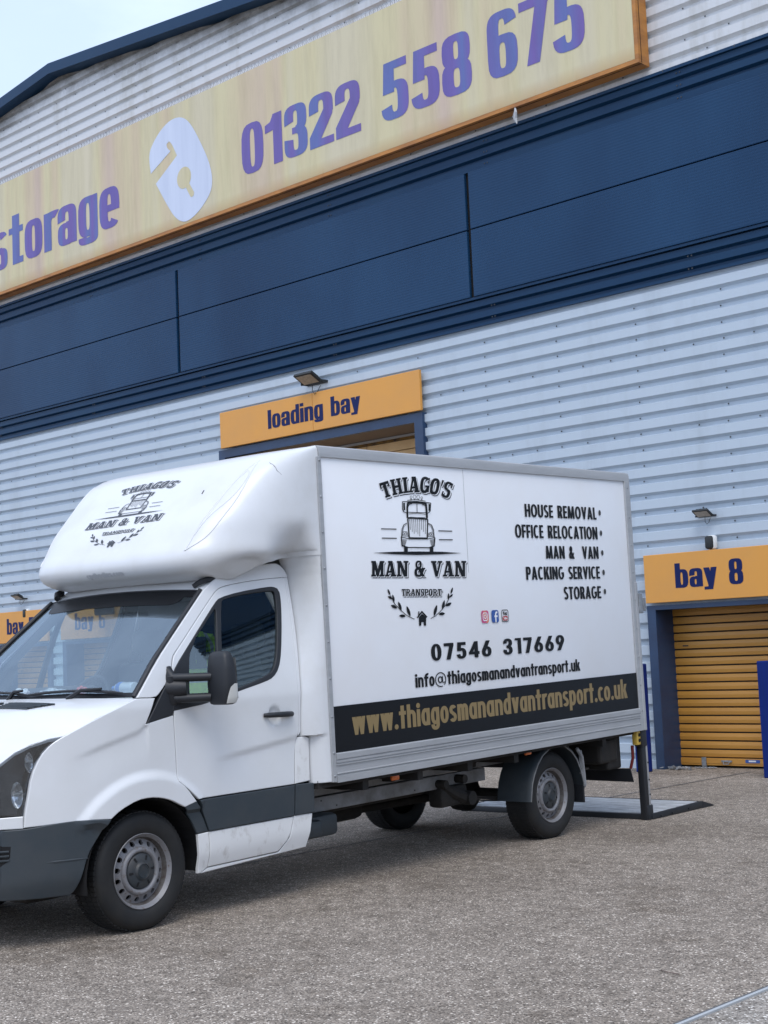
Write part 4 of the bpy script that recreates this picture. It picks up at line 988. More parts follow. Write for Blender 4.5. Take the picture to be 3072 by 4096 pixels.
# ---- cab roof
RP = [(.672, 2.014), (.689, 2.026), (.787, 2.084), (.896, 2.132), (1.032, 2.159), (1.20, 2.178), (1.377, 2.190), (1.44, 2.17)]
mb = MB(); vs = []
for (x, z) in RP:
    y0 = fy(x, z)+.012; s = max(0, 1-(x-.672)/.8)
    for j in range(21):
        t = -1+j/10; vs.append((x-.06*s*(1-abs(t)**2.2), YC+t*(YC-y0), z+.028*(1-t*t)))
mb.add(vs, [(i*21+j, i*21+j+1, (i+1)*21+j+1, (i+1)*21+j) for i in range(len(RP)-1) for j in range(20)]); mb.build('cab_roof', M['white'], van, 60)
mb = MB(); mb.box((.74, .26, 1.98), (1.38, 1.58, 2.0)); mb.build('headlining', M['seat'], van)
mb = MB(); mb.box((1.38, .02, .40), (1.42, 1.82, 1.40)); mb.box((1.38, .22, 1.40), (1.42, 1.62, 2.12)); mb.box((.46, .05, .42), (1.4, 1.79, .5)); mb.build('bulkhead', M['dash'], van)
mb = MB(); mb.tube([(.665, .20, 2.045), (.70, .16, 2.075), (.75, .14, 2.088), (.82, .15, 2.11)], [.016, .02, .02, .016], 8); mb.build('roof_bracket', M['black'], van, 40); mb = MB(); mb.tube([(.665, 2*YC-.20, 2.045), (.70, 2*YC-.16, 2.075), (.75, 2*YC-.14, 2.088)], [.022, .026, .026], 8); mb.build('roof_bracket', M['black'], van, 40)
# ---- mirror
for sd_ in (0, 1):
    def S_(p): return (p[0], 2*YC-p[1] if sd_ else p[1], p[2])
    mir = MB()
    # housing: rounded, flat-backed shell lofted over z
    rows = [(1.296, .430, .490, -.19, -.32), (1.303, .416, .504, -.172, -.338), (1.33, .408, .512, -.162, -.350), (1.42, .404, .512, -.160, -.352), (1.52, .408, .510, -.162, -.346), (1.585, .416, .504, -.168, -.332), (1.612, .428, .494, -.182, -.318), (1.622, .445, .478, -.20, -.30)]
    n = 20; vs = []
    for z, xa, xb, ya, yb in rows:
        for k in range(n):
            a = 2*math.pi*k/n; c, s_ = math.cos(a), math.sin(a); e = .5
            u = math.copysign(abs(c)**e, c); v_ = math.copysign(abs(s_)**e, s_)
            vs.append(S_(((xa+xb)/2+(xb-xa)/2*u-.0*v_, (ya+yb)/2+(yb-ya)/2*v_, z)))
    fs = [(i*n+k, i*n+(k+1) % n, (i+1)*n+(k+1) % n, (i+1)*n+k) for i in range(len(rows)-1) for k in range(n)]
    fs += [list(range(n))[::-1], [(len(rows)-1)*n+k for k in range(n)]]
    mir.add(vs, fs); mo = mir.build('wing_mirror', M['black'], van, 45)
    a = MB(); a.tube([S_((.235, -.0, 1.475)), S_((.26, -.07, 1.475)), S_((.42, -.20, 1.470))], [.030, .026, .026], 10); a.tube([S_((.235, .0, 1.352)), S_((.26, -.06, 1.348)), S_((.42, -.19, 1.345))], [.032, .028, .028], 10)
    a.tube([S_((.25, .0, 1.41)), S_((.285, -.06, 1.41)), S_((.315, -.095, 1.41))], [.07, .062, .05], 10)
    a.tube([S_((.245, .0, 1.29)), S_((.245, -.03, 1.33)), S_((.245, -.03, 1.48)), S_((.25, .0, 1.54))], [.030, .038, .036, .020], 10)
    a.build('mirror_arm', M['black'], mo, 45)
    i_ = MB(); vs = []; m9 = 12
    for q in range(7):
        z = 1.305+.118*q/6; r0 = [r for r in rows if r[0] <= z][-1]; r1 = [r for r in rows if r[0] > z][0]; f_ = (z-r0[0])/(r1[0]-r0[0])
        xa, xb, ya, yb = [r0[k]+(r1[k]-r0[k])*f_ for k in (1, 2, 3, 4)]
        a0 = 292-34*(1-q/6); a1 = 330
        a0 = 226+46*(q/6)**1.3; a1 = 322
        for k in range(m9+1):
            a = R(a0+(a1-a0)*k/m9); c, s_ = math.cos(a), math.sin(a); u = math.copysign(abs(c)**.5, c); v_ = math.copysign(abs(s_)**.5, s_)
            vs.append(S_(((xa+xb)/2+((xb-xa)/2+.004)*u, (ya+yb)/2-((ya-yb)/2+.004)*abs(v_) if v_ < 0 else (ya+yb)/2+((ya-yb)/2+.004)*v_, z)))
    i_.add(vs, [(i*(m9+1)+k, i*(m9+1)+k+1, (i+1)*(m9+1)+k+1, (i+1)*(m9+1)+k) for i in range(6) for k in range(m9)]); i_.build('indicator_lens', M['lens'], mo, 60)
    g_ = MB(); g_.add([S_(p) for p in ((.5145, -.335, 1.33), (.5145, -.178, 1.33), (.5125, -.18, 1.58), (.5125, -.33, 1.58))], [(0, 1, 2, 3)]); g_.build('mirror_glass', M['galv'], mo)
# ---- wheels
def make_wheel():
    r = empty('wheel'); r.parent = van
    rw = .352
    t = MB(); t.lathe([(.212, .012), (.226, -.004), (.262, -.014), (.300, -.014), (.326, -.006), (.341, .012), (.349, .035), (rw, .075), (rw, .165), (.349, .200), (.338, .225), (.300, .238), (.226, .228), (.212, .215)], 72)
    # tread blocks
    for k in range(72):
        a0 = 2*math.pi*k/72; a1 = a0+2*math.pi/72*.72
        for y0, y1, dr in ((.020, .060, .002), (.066, .115, .0035), (.121, .170, .0035), (.178, .215, .002)):
            r0 = .343; r1 = rw+.0035
            q = [(r1*math.cos(a_), y_, r1*math.sin(a_)) for a_ in (a0, a1) for y_ in (y0, y1)]; p = [(r0*math.cos(a_), y_, r0*math.sin(a_)) for a_ in (a0, a1) for y_ in (y0, y1)]
            if y0 < .03: q = [((r1-.004)*math.cos(a_) if y_ < .03 else r1*math.cos(a_), y_, (r1-.004)*math.sin(a_) if y_ < .03 else r1*math.sin(a_)) for a_ in (a0, a1) for y_ in (y0, y1)]
            t.add(q+p, [(0,1,3,2),(0,4,5,1),(2,3,7,6),(0,2,6,4),(1,5,7,3)])
    t.build('tyre', M['rubber'], r, 40)
    b = MB().use(M['rim'])
    b.lathe([(.214, .020), (.2205, .004), (.2225, -.004), (.219, -.008), (.214, -.002), (.206, .006), (.203, .014), (.200, .016)], 72)
    b.use(M['rimdark']).lathe([(.200, .016), (.196, .026), (.192, .040), (.1885, .0485)], 72)
    # dished disc with round holes
    b.use(M['rim'])
    b.lathe([(.106, .030), (.110, .018), (.118, .010), (.127, .008), (.136, .012), (.1425, .022), (.1445, .028)], 72)
    def yd(q): return .028+.020*sst(.143, .189, q)
    outer = circle(0, 0, .1885, 72); innr = circle(0, 0, .1444, 72)
    holes = [circle(.1655*math.cos(2*math.pi*k/16), .1655*math.sin(2*math.pi*k/16), .0160, 14) for k in range(16)]
    v, f = cdt(outer, [innr]+holes, .014)
    b.add([(p[0], yd(math.hypot(*p)), p[1]) for p in v], f)
    for h in holes:
        nn = len(h); b.add([(p[0], yd(math.hypot(*p)), p[1]) for p in h]+[(p[0]*.985, yd(math.hypot(*p))+.02, p[1]*.985) for p in h], [(i, (i+1) % nn, nn+(i+1) % nn, nn+i) for i in range(nn)])
    b.build('rim', None, r, 40)
    d = MB(); d.lathe([(.001, .11), (.19, .11), (.19, .2)], 40); d.build('brake_drum', M['void'], r)
    c = MB().use(M['cap']); c.lathe([(.1065, .030), (.105, .020), (.097, .012), (.070, .006), (.056, .004), (.050, -.006), (.044, -.010), (.041, -.004), (.001, -.003)], 48)
    c.use(M['void'])
    for k in range(6):
        a = 2*math.pi*(k+.2)/6; u = Vector((math.cos(a), 0, math.sin(a))); v_ = Vector((-math.sin(a), 0, math.cos(a)))
        p0 = u*.068; p1 = u*.096
        c.add([tuple(p0-v_*.006+Vector((0, .0045, 0))), tuple(p1-v_*.008+Vector((0, .0095, 0))), tuple(p1+v_*.008+Vector((0, .0095, 0))), tuple(p0+v_*.006+Vector((0, .0045, 0)))], [(0, 1, 2, 3)])
    hc = c.build('hub_cap', None, r, 40)
    e = MB(); e.lathe([(.040, -.0045), (.038, -.008), (.034, -.008), (.033, -.0045)], 32)
    for pl in ([(-.022, .024), (-.007, -.001), (.007, -.001), (.022, .024)], [(-.029, .012), (-.014, -.027), (0, -.004), (.014, -.027), (.029, .012)]):
        v, f = union(stroke(pl, .006)); e.add([(p[0], -.006, p[1]) for p in v], f)
    e.build('emblem', M['plastic'], hc)
    return r
w0 = make_wheel(); w0.location = (0, .012, .3465); w0.rotation_euler = (0, R(8), 0)
for (x, z, far) in ((4.325, .3465-.0764, 0), (0, .3465, 1), (4.325, .3465-.0764, 1)):
    c = w0.copy(); COL.objects.link(c); c.parent = van
    for ch_ in list(w0.children):
        d = ch_.copy(); COL.objects.link(d); d.parent = c
        for g2 in list(ch_.children):
            e = g2.copy(); COL.objects.link(e); e.parent = d
    c.location = (x, .012 if not far else 2*YC-.012, z); c.rotation_euler = (0, R(31 if x else 8), math.pi if far else 0)
# ---- luton cap
def pchip(pts):
    xs = [p[0] for p in pts]; ys = [p[1] for p in pts]; n = len(xs)
    h = [xs[i+1]-xs[i] for i in range(n-1)]; dl = [(ys[i+1]-ys[i])/h[i] for i in range(n-1)]
    m = [dl[0]]+[0 if dl[i-1]*dl[i] <= 0 else 2*dl[i-1]*dl[i]/(dl[i-1]+dl[i]) for i in range(1, n-1)]+[dl[-1]]
    def f(x):
        x = max(xs[0], min(xs[-1], x)); i = 0
        while i < n-2 and x > xs[i+1]: i += 1
        t = (x-xs[i])/h[i]
        return ys[i]*(1+2*t)*(1-t)**2+h[i]*m[i]*t*(1-t)**2+ys[i+1]*t*t*(3-2*t)+h[i]*m[i+1]*t*t*(t-1)
    return f
XFf = pchip([(2.085,.70),(2.098,.62),(2.12,.545),(2.155,.482),(2.205,.457),(2.26,.475),(2.335,.533),(2.45,.625),(2.56,.735),(2.68,.855),(2.79,.975),(2.86,1.07),(2.92,1.20),(2.955,1.34),(2.975,1.47),(2.985,1.56)])
WFf = pchip([(2.085, .90), (2.098, .935), (2.12, .97), (2.155, 1.005), (2.22, 1.035), (2.32, 1.048), (2.5, 1.05), (2.9, 1.05), (2.96, 1.045), (2.985, 1.03)])
XRR = 1.56
def NE(z): return 5+1.0*sst(2.3, 2.55, z)
def cap_x(y, z):
    t = min(abs(y-YC)/1.05, .99995); xf = XFf(z); return XRR-(XRR-xf)*(1-t**NE(z))**(1/3)
XE = [(.70, 1.428), (1.018, 1.428), (1.022, 1.352), (1.075, 1.354), (1.181, 1.362), (1.423, 1.390), (1.697, 1.440), (1.914, 1.470), (2.10, 1.490), (2.165, 1.480), (2.21, 1.46), (2.27, 1.425), (2.34, 1.395), (2.5, 1.38)]
def flank(x, z):
    zz = min(z, 2.18); a = -.05+.21*(max(zz-1.3, 0)/.88)**1.25+.004
    xe = line_at(XE, z); return a+(-.13-a)*(1-(1-max(0, min(1, (x-xe)/(1.545-xe))))**2.2)
mb = MB(); zs_ = [2.085, 2.088, 2.092, 2.098, 2.107, 2.12, 2.137, 2.155, 2.18, 2.22]+[2.26+.03*k for k in range(23)]+[2.935, 2.95, 2.96, 2.97, 2.977, 2.982, 2.985]
NA = 120; vs = []
for z in zs_:
    xf = XFf(z); wz = WFf(z)
    for k in range(NA+1):
        a = math.pi*(.5-.5*math.cos(math.pi*k/NA)); c, s_ = math.cos(a), math.sin(a)
        u = math.copysign(abs(c)**(2/NE(z)), c); v_ = s_**(2/3) if s_ > 1e-9 else 0
        # near the corners rely on the explicit form
        x = XRR-(XRR-xf)*v_; wx = wz+(1.05-wz)*sst(.85, 1.42, x)*(1 if z < 2.5 else 0)
        y = YC-u*wx
        # underside follows the cab roof line near the flanks
        zz = z+sst(2.30, 2.085, z)*sst(.80, .95, abs(y-YC))*(.095*sst(.55, 1.0, x)+.05*sst(1.05, 1.50, x))
        if abs(y-YC) > .6:
            q = sst(2.48, 2.12, z)*sst(1.02, 1.40, x); ty = flank(max(x, line_at(XE, zz)+.002), zz)-.004
            y = y+((ty if y < YC else 2*YC-ty)-y)*q*.8
        vs.append((x, y, zz))
W_ = NA+1
fs = [(i*W_+k, i*W_+k+1, (i+1)*W_+k+1, (i+1)*W_+k) for i in range(len(zs_)-1) for k in range(NA)]
fs.append([k for k in range(W_)][::-1])
mb.add(vs, fs)
cap_ = mb.build('luton_cap', M['fibre'], van, 50)
# flank of the cap behind the cab door
for sd_ in (0, 1):
    mb = MB()
    pl = [(x, z) for z, x in XE[::-1]]+[(1.545, .700), (1.545, 2.5)]
    patch(mb, pl, fn=flank, side=sd_, grid=.014, flange=.03, sub=.02); mb.build('cap_flank', M['fibre'], van, 40)
def cap_pt(y, z, d): 
    x = cap_x(y, z); e = .004
    nx = -1; ny = (cap_x(y+e, z)-cap_x(y-e, z))/(2*e); nz = (cap_x(y, z+e)-cap_x(y, z-e))/(2*e); l = math.sqrt(1+ny*ny+nz*nz)
    return (x-d/l, y+ny*d/l, z+nz*d/l)
def bez(p):
    for _ in range(3): p = [p[0]]+[tuple(Vector(a).lerp(Vector(b), f_)) for a, b in zip(p, p[1:]) for f_ in (.25, .75)][1:-1]+[p[-1]]
    return p
lf = [MB(), MB()]
for pts in ([(.037,2.878),(.08,2.784),(.111,2.617),(.133,2.454),(.154,2.276)], [(.154,2.276),(.067,2.352),(.025,2.484),(.005,2.681),(.037,2.878)],
            [(.138,2.377),(.112,2.498),(.098,2.676),(.067,2.782),(.044,2.815),(.022,2.764),(.032,2.63),(.109,2.491),(.138,2.377)]):
    for fl_ in (0, 1):
        P_ = resample([tuple(q) for q in bez(pts)], .03, False)
        lf[fl_].tube([(lambda q: (q[0], 2*YC-q[1] if fl_ else q[1], q[2]))(cap_pt(y, z, -.0022)) for y, z in P_], .0055, 8)
for q in lf: q.build('moulded_leaf', M['fibre'], cap_, 60)
mb = MB()
cr_ = [(-.033,2.858),(-.045,2.846),(-.055,2.842),(-.069,2.825),(-.074,2.818),(-.083,2.797),(-.10,2.767)]
mb.tube([cap_pt(y, z, .0005) for y, z in cr_], [.0006, .0016, .0012, .0022, .0013, .0018, .0006], 5); mb.tube([cap_pt(.284, 2.688, 0), cap_pt(.279, 2.664, 0)], .0045, 6)
mb.build('gelcoat_crack', M['seam'], cap_)
mb = MB(); v, f = word('cpdbodies.com', 'futura', 0, 1, 0, 1); v = [(1.047-.38*p[0], 2.152+.032*p[1]) for p in v]
mb.add([cap_pt(p[0]+0, p[1], .004) for p in v], f); mb.add([cap_pt(p[0]-.002, p[1]-.003, .0015) for p in v], f)
mb.build('moulded_lettering', mat('moulded_grey', (.50, .51, .53), .4), cap_)
# ---- crest artwork (sketch coordinates, y down)
def leaf(b, t, wd, n=7):
    b, t = Vector(b), Vector(t); d = t-b; nn = Vector((-d.y, d.x)).normalized()*wd/2
    a = [tuple(b+d*(k/n)+nn*math.sin(math.pi*k/n)**.8) for k in range(n+1)]; c = [tuple(b+d*(k/n)-nn*math.sin(math.pi*k/n)**.8) for k in range(n, -1, -1)]
    return a+c[1:-1]
ART = []
ART.append([(130,1142),(400,1128),(700,1124),(1000,1128),(1255,1145),(1000,1160),(700,1168),(400,1160)])
for p in ([(235,838),(428,842)], [(243,955),(433,958)], [(958,863),(1133,868)], [(965,975),(1140,977)]): ART += stroke(p, 12)
for p, wd in (([(565,478),(680,468),(797,490)],8), ([(500,494),(680,490),(862,512)],8), ([(575,500),(565,560),(568,700)],22), ([(797,505),(805,560),(815,700)],24), ([(568,510),(680,505),(800,516)],24),
              ([(687,515),(690,632)],7), ([(578,628),(690,634),(800,634)],9), ([(568,700),(690,704),(822,714)],20), ([(585,650),(700,640),(800,655)],6), ([(600,690),(690,696),(790,696)],7), ([(575,560),(590,530),(625,520)],9), ([(805,570),(790,540),(755,530)],9),
              ([(560,494),(506,496),(506,590),(520,622),(562,640)],9), ([(525,510),(529,602)],20), ([(808,510),(862,514),(856,612),(838,632),(816,645)],9), ([(845,525),(845,612)],20),
              ([(572,712),(592,958)],16), ([(592,952),(820,956)],16), ([(824,716),(818,958)],14),
              ([(560,766),(522,786),(500,840),(494,940)],9), ([(556,780),(524,808),(508,860)],5), ([(828,766),(872,790),(898,850),(905,945)],9), ([(832,780),(866,806),(888,866)],5),
              ([(500,868),(560,876),(578,932),(508,928),(500,868)],6), ([(900,874),(838,890),(832,938),(903,932)],6),
              ([(490,936),(500,1052),(580,1073),(840,1077),(905,1056),(915,950)],13), ([(492,942),(590,966),(830,966),(915,948)],9)): ART += stroke(p, wd)
for k in range(9): ART += stroke([(596+k*25, 716), (606+k*23.5, 850+(k % 3)*26+(30 if 2 < k < 6 else 0))], 5)
for k in range(6): ART += stroke([(500, 975+k*14), (560-k*4, 982+k*14)], 7) + stroke([(910, 975+k*14), (850+k*4, 982+k*14)], 7)
for cx_, cy_, r_ in ((513,899,13),(545,902,13),(858,910,12),(886,906,12)): ART += stroke(circle(cx_, cy_, r_, 12, r_*1.2), 5, True)
for cx_, cy_, r_ in ((613,437,12),(657,435,18),(703,437,18),(748,446,11)): ART += stroke(circle(cx_, cy_, r_, 12, r_*1.35), 4, True)+stroke([(cx_, cy_+r_*1.3), (cx_+1, 474)], 11)
ART += [[(525,1066),(572,1072),(572,1130),(525,1130)], [(850,1074),(895,1068),(895,1130),(850,1130)]]
for p in ([(350,1680),(378,1728),(410,1792),(490,1872),(560,1935),(657,1980)], [(1100,1700),(1052,1800),(985,1880),(925,1937),(862,1972)]): ART += stroke(p, 8)
for b, t, wd in (((350,1676),(318,1598),24),((376,1728),(320,1688),26),((402,1762),(378,1668),26),((440,1842),(358,1802),38),((492,1872),(452,1758),34),((547,1942),(462,1936),38),((605,1947),(557,1813),36),
                 ((1115,1662),(1140,1578),24),((1098,1706),(1142,1663),24),((1085,1742),(1088,1650),24),((1050,1816),(1125,1772),38),((1008,1862),(1036,1738),34),((962,1916),(1043,1908),38),((903,1942),(940,1798),36)): ART.append(leaf(b, t, wd))
ART += stroke([(692,1962),(750,1885),(814,1957)], 18)
ART += [[(712,1958),(750,1912),(803,1955),(803,2062),(775,2060),(773,2015),(742,2018),(742,2062),(714,2062)], [(704,1882),(718,1882),(718,1915),(704,1932)]]
def words(cap):
    """crest words in sketch coordinates -> {layer: polys}"""
    o = []
    def arc_word(s, x0, x1, ybase, h, sag, ang):
        ls, wd = slab_word(s, .06); cx = (x0+x1)/2
        for x, w_, ps in ls:
            m0 = x0+(x+w_/2)/wd*(x1-x0); q = (m0-cx)/((x1-x0)/2); a = R(ang)*q; dy = sag*q*q; k = (x1-x0)/wd
            ca, sa = math.cos(a), math.sin(a)
            for p in ps:
                o.append([(m0+((u-w_/2)*k)*ca-(-(v*h))*sa*1.0 if False else m0+((u-w_/2)*k)*ca+(v-.5)*h*sa, ybase-h/2+dy+((u-w_/2)*k)*sa-(v-.5)*h*ca) for u, v in p])
    arc_word("THIAGO'S", 235, 1120, 378, 200, 85, 20)
    arc_word('MAN & VAN', 110, 1310, 1442, 198, 0, 0)
    arc_word('TRANSPORT', 496, 1000, 1684, 84, 0, 0)
    return o
WORDS = words(0)
HH = [0.0007238838, -2.970908e-05, 2.020618, -0.0001383789, -0.0005454383, 2.888605, -6.349904e-05, 7.886996e-06]
def to_panel(p):
    x, y = p; d = HH[6]*x+HH[7]*y+1; return ((HH[0]*x+HH[1]*y+HH[2])/d, (HH[3]*x+HH[4]*y+HH[5])/d)
def to_cap(p):
    x, y = p
    return (YC-(x-709)*.000663, 2.506+(1440-y)*.000245)
# ---- box body
YB = -.13
mb = MB(); mb.bbox((1.56, YB+.004, .72), (5.60, 2*YC-YB-.004, 2.972), .012); box = mb.build('box_body', M['panel'], van, 40)
def rail_prof(pts): return pts
for sd_ in (0, 1):
    def Q(y): return 2*YC-y if sd_ else y
    mb = MB(); pr = [(Q(y), z) for y, z in ((YB+.01, 2.905), (YB-.010, 2.905), (YB-.010, 2.955), (YB-.004, 2.975), (YB+.012, 2.985), (YB+.06, 2.987), (YB+.06, 2.94))]; mb.extrude_x(pr, 1.562, 5.632); mb.build('roof_rail', M['ali'], box, 30)
    mb = MB(); pr = [(Q(y), z) for y, z in ((YB+.02, .690), (YB-.016, .690), (YB-.016, .735), (YB-.008, .738), (YB-.008, .744), (YB-.016, .747), (YB-.016, .752), (YB-.010, .755), (YB-.010, .802), (YB-.017, .805), (YB-.017, .810), (YB-.008, .813), (YB-.008, .818), (YB-.016, .822), (YB-.016, .834), (YB-.008, .837), (YB-.008, .843), (YB-.017, .846), (YB-.017, .880), (YB-.010, .887), (YB+.02, .887))]; mb.extrude_x(pr, 1.578, 5.548); mb.build('side_rail', M['ali'], box, 25)
    mb = MB(); mb.bbox((1.536, min(Q(YB-.012), Q(YB+.02)), .695), (1.578, max(Q(YB-.012), Q(YB+.02)), 2.905), .004); mb.build('front_post', M['ali'], box)
    mb = MB(); mb.bbox((5.548, min(Q(YB-.014), Q(YB+.03)), .688), (5.632, max(Q(YB-.014), Q(YB+.03)), 2.905), .006); mb.bbox((5.60, min(Q(YB-.02), Q(YB+.03)), .688), (5.64, max(Q(YB-.02), Q(YB+.03)), 2.0), .006); mb.build('rear_post', M['ali'], box)
    for X, Zs in ((1.557, (2.879, 2.628, 2.385, 2.137, 1.885, 1.638, 1.389, 1.133, .889, .735)), (5.587, (2.844, 2.578, 2.332, 2.086, 1.837, 1.588, 1.335, 1.084, .86))):
        for z in Zs:
            mb = MB(); mb.lathe([(.001, -.006), (.005, -.0055), (.008, -.003), (.0095, 0)], 10); mb.v = [(p[0]+X, Q(YB-.0125)+(-p[1] if sd_ else p[1]), p[2]+z) for p in mb.v]; mb.build('rivet', M['galv'], box, 60)
    mb = MB(); mb.quad((1.580, Q(YB-.0015), .888), (5.547, Q(YB-.0015), .888), (5.547, Q(YB-.0015), 1.199), (1.580, Q(YB-.0015), 1.199)); mb.build('black_band', M['vinyl'], box)
mb = MB(); mb.box((3.190, YB+.002, 2.10), (3.1925, YB+.0035, 2.895)); mb.build('panel_seam', M['ali'], box)
def onbox(name, vf, m, d=.0012):
    v, f = vf; mb = MB(); mb.add([(p[0], YB-d, p[1]) for p in v], f); return mb.build(name, m, box)
art = union([[to_panel(q) for q in p] for p in ART]); onbox('crest_drawing', art, M['vinyl'], .0010)
W2 = [[to_panel(q) for q in p] for p in WORDS]
def shift(ps, dx, dz): return [[(a+dx, b+dz) for a, b in p] for p in ps]
onbox('lettering_shadow', union(shift(W2, .017, -.011)), M['vinyl'], -.0012)
onbox('lettering_gap', union(shift(W2, .010, -.006)), M['white2'], .0000)
onbox('lettering', union(W2), M['vinyl'], .0012)
for s, x0, x1, z0, z1 in (('HOUSE REMOVAL', 3.986, 5.064, 2.550, 2.655), ('OFFICE RELOCATION', 3.832, 5.062, 2.378, 2.485), ('MAN &  VAN', 4.250, 5.058, 2.209, 2.315), ('PACKING SERVICE', 3.950, 5.060, 2.037, 2.143), ('STORAGE', 4.478, 5.057, 1.868, 1.973)):
    onbox('lettering', word(s, 'futura', x0, x1, z0, z1, .055), M['vinyl'])
for z in (2.611, 2.433, 2.261, 2.091, 1.925): onbox('bullet', union([circle(5.120, z, .019, 16, .024)]), M['dark'])
onbox('lettering', word('07546', 'futurab', 2.672, 3.420, 1.451, 1.574, .13), M['vinyl'])
onbox('lettering', word('317669', 'futurab', 3.576, 4.438, 1.452, 1.576, .13), M['vinyl'])
onbox('lettering', word('info@thiagosmanandvantransport.uk', 'futura', 2.472, 4.650, 1.268, 1.366), M['vinyl'])
onbox('lettering', word('www.thiagosmanandvantransport.co.uk', 'futurab', 1.765, 5.368, .990, 1.156, .055), M['gold'], .0026)
def rrect(x0, z0, x1, z1, r):
    o = []
    for cx, cz, a in ((x1-r, z0+r, -90), (x1-r, z1-r, 0), (x0+r, z1-r, 90), (x0+r, z0+r, 180)):
        o += [(cx+r*math.cos(R(a+k*22.5)), cz+r*math.sin(R(a+k*22.5))) for k in range(5)]
    return o
Ic = [(3.316, 1.708, 3.409), (3.447, 1.708, 3.541), (3.580, 1.708, 3.673)]
onbox('icon_tile', union([rrect(Ic[0][0], 1.708, Ic[0][2], 1.805, .02)]), M['igpink'])
onbox('icon_mark', union(stroke(rrect(3.334, 1.727, 3.391, 1.786, .016), .007, True)+stroke(circle(3.3625, 1.7565, .014, 16), .007, True)+[circle(3.379, 1.774, .004, 8)]), M['white2'], .0020)
onbox('icon_tile', union([rrect(Ic[1][0], 1.708, Ic[1][2], 1.805, .02)]), M['fbblue'])
onbox('icon_mark', union(stroke([(3.500, 1.709), (3.500, 1.772), (3.507, 1.785), (3.525, 1.788)], .015)+stroke([(3.483, 1.757), (3.524, 1.757)], .014)), M['white2'], .0020)
onbox('icon_tile', union(stroke(rrect(Ic[2][0]+.003, 1.711, Ic[2][2]-.003, 1.802, .018), .006, True)), M['dark'])
onbox('icon_mark', union([rrect(3.594, 1.720, 3.660, 1.755, .012)]), M['ytred'], .0014)
onbox('lettering', word('You', 'futura', 3.600, 3.654, 1.762, 1.792), M['vinyl'], .0014)
onbox('lettering', word('Tube', 'futura', 3.602, 3.653, 1.728, 1.748), M['white2'], .0022)
# crest on the cap front
def oncap(name, polys, m, d):
    v, f = union(polys); 
    mb = MB(); mb.add([cap_pt(p[0], p[1], d) for p in v], f); return mb.build(name, m, cap_)
def dense(polys, step): return [resample(p, step) for p in polys]
WC = [[to_cap(q) for q in p] for p in WORDS]; AC = [[to_cap(q) for q in p] for p in ART]
oncap('crest_drawing', dense(AC, .025), M['vinylfade'], .0035)
oncap('lettering_shadow', dense(shift(WC, -.011, -.002), .025), M['vinylfade'], .0025)
oncap('lettering_gap', dense(shift(WC, -.0065, -.001), .025), M['white2'], .0035)
oncap('lettering', dense(WC, .025), M['vinylfade'], .0045)
# ---- chassis and running gear
mb = MB()
for y in (.30, 2*YC-.36):
    mb.bbox((1.30, y, .555), (5.4, y+.06, .632), .006); mb.bbox((1.30, y-.012, .445), (3.80, y+.05, .548), .006)
mb.build('chassis_rail', M['chassis'], van)
mb = MB()
for x in (1.62, 1.71, 1.86, 2.02, 2.9):
    mb.lathe([(.001, -.004), (.006, -.002), (.006, 0)], 8); k = len(mb.v)-24; mb.v[k:] = [(p[0]+x, p[1]+.288, p[2]+(.47 if x != 1.86 else .52)) for p in mb.v[k:]]
for x in (2.06, 2.14, 2.56, 3.55): mb.bbox((x-.02, .20, .575), (x+.025, .31, .66), .01); mb.tube([(x, .21, .60), (x+.05, .20, .645)], .012, 6)
mb.build('body_mount', M['under'], van)
mb = MB(); mb.box((1.45, -.08, .66), (5.6, 1.92, .715)); 
for x in (1.9, 2.5, 3.1, 3.7, 5.0): mb.box((x, -.08, .60), (x+.06, 1.92, .66))
mb.bbox((1.5, .42, .40), (3.2, 1.42, .60), .03); mb.bbox((-.6, .35, .22), (1.35, 1.49, .42), .05); mb.build('underbody', M['under'], van)
mb = MB(); mb.bbox((1.52, .18, .285), (1.92, .60, .44), .035); mb.bbox((1.45, .12, .30), (1.70, .32, .42), .03); mb.build('battery_tray', M['plastic'], van, 40)
mb = MB(); mb.tube([(1.2, .9, .33), (2.2, .95, .30), (3.3, .95, .30)], .045, 10); mb.bbox((2.2, .80, .24), (2.9, 1.12, .40), .06); mb.build('exhaust', M['under'], van, 40)
mb = MB(); mb.bbox((3.16, .24, .30), (3.50, .38, .46), .03); mb.tube([(3.18, .20, .485), (3.18, .34, .485)], .032, 10); mb.tube([(3.48, .18, .345), (3.48, .40, .345)], .055, 12); mb.tube([(3.42, .20, .50), (3.42, .36, .50)], .034, 10); mb.tube([(3.18, .26, .48), (3.32, .24, .40), (3.48, .24, .34)], [.03, .045, .05], 8)
mb.build('spring_hanger', M['under'], van, 40)
for y in (.33, 2*YC-.33):
    mb = MB()
    for q in range(3): mb.add([(3.48+k*.15, y+dy, .33+q*.014-.11*math.sin(math.pi*k/12*.98)+.02*k/12+dz) for k in range(13) for dy, dz in ((-.03, 0), (.03, 0), (.03, .011), (-.03, .011))], [(k*4+i, k*4+(i+1) % 4, k*4+4+(i+1) % 4, k*4+4+i) for k in range(12) for i in range(4)])
    mb.build('leaf_spring', M['under'], van)
mb = MB(); mb.tube([(4.325, .2, .262), (4.325, 1.64, .262)], .05, 12); mb.tube([(4.325, .78, .262), (4.325, .86, .262), (4.325, 1.0, .262), (4.325, 1.08, .262)], [.06, .15, .15, .06], 14); mb.tube([(0, .2, .338), (0, 1.64, .338)], .04, 10); mb.tube([(.9, .93, .34), (4.2, .93, .27)], .035, 10); mb.build('axle', M['under'], van, 40)
mb = MB()
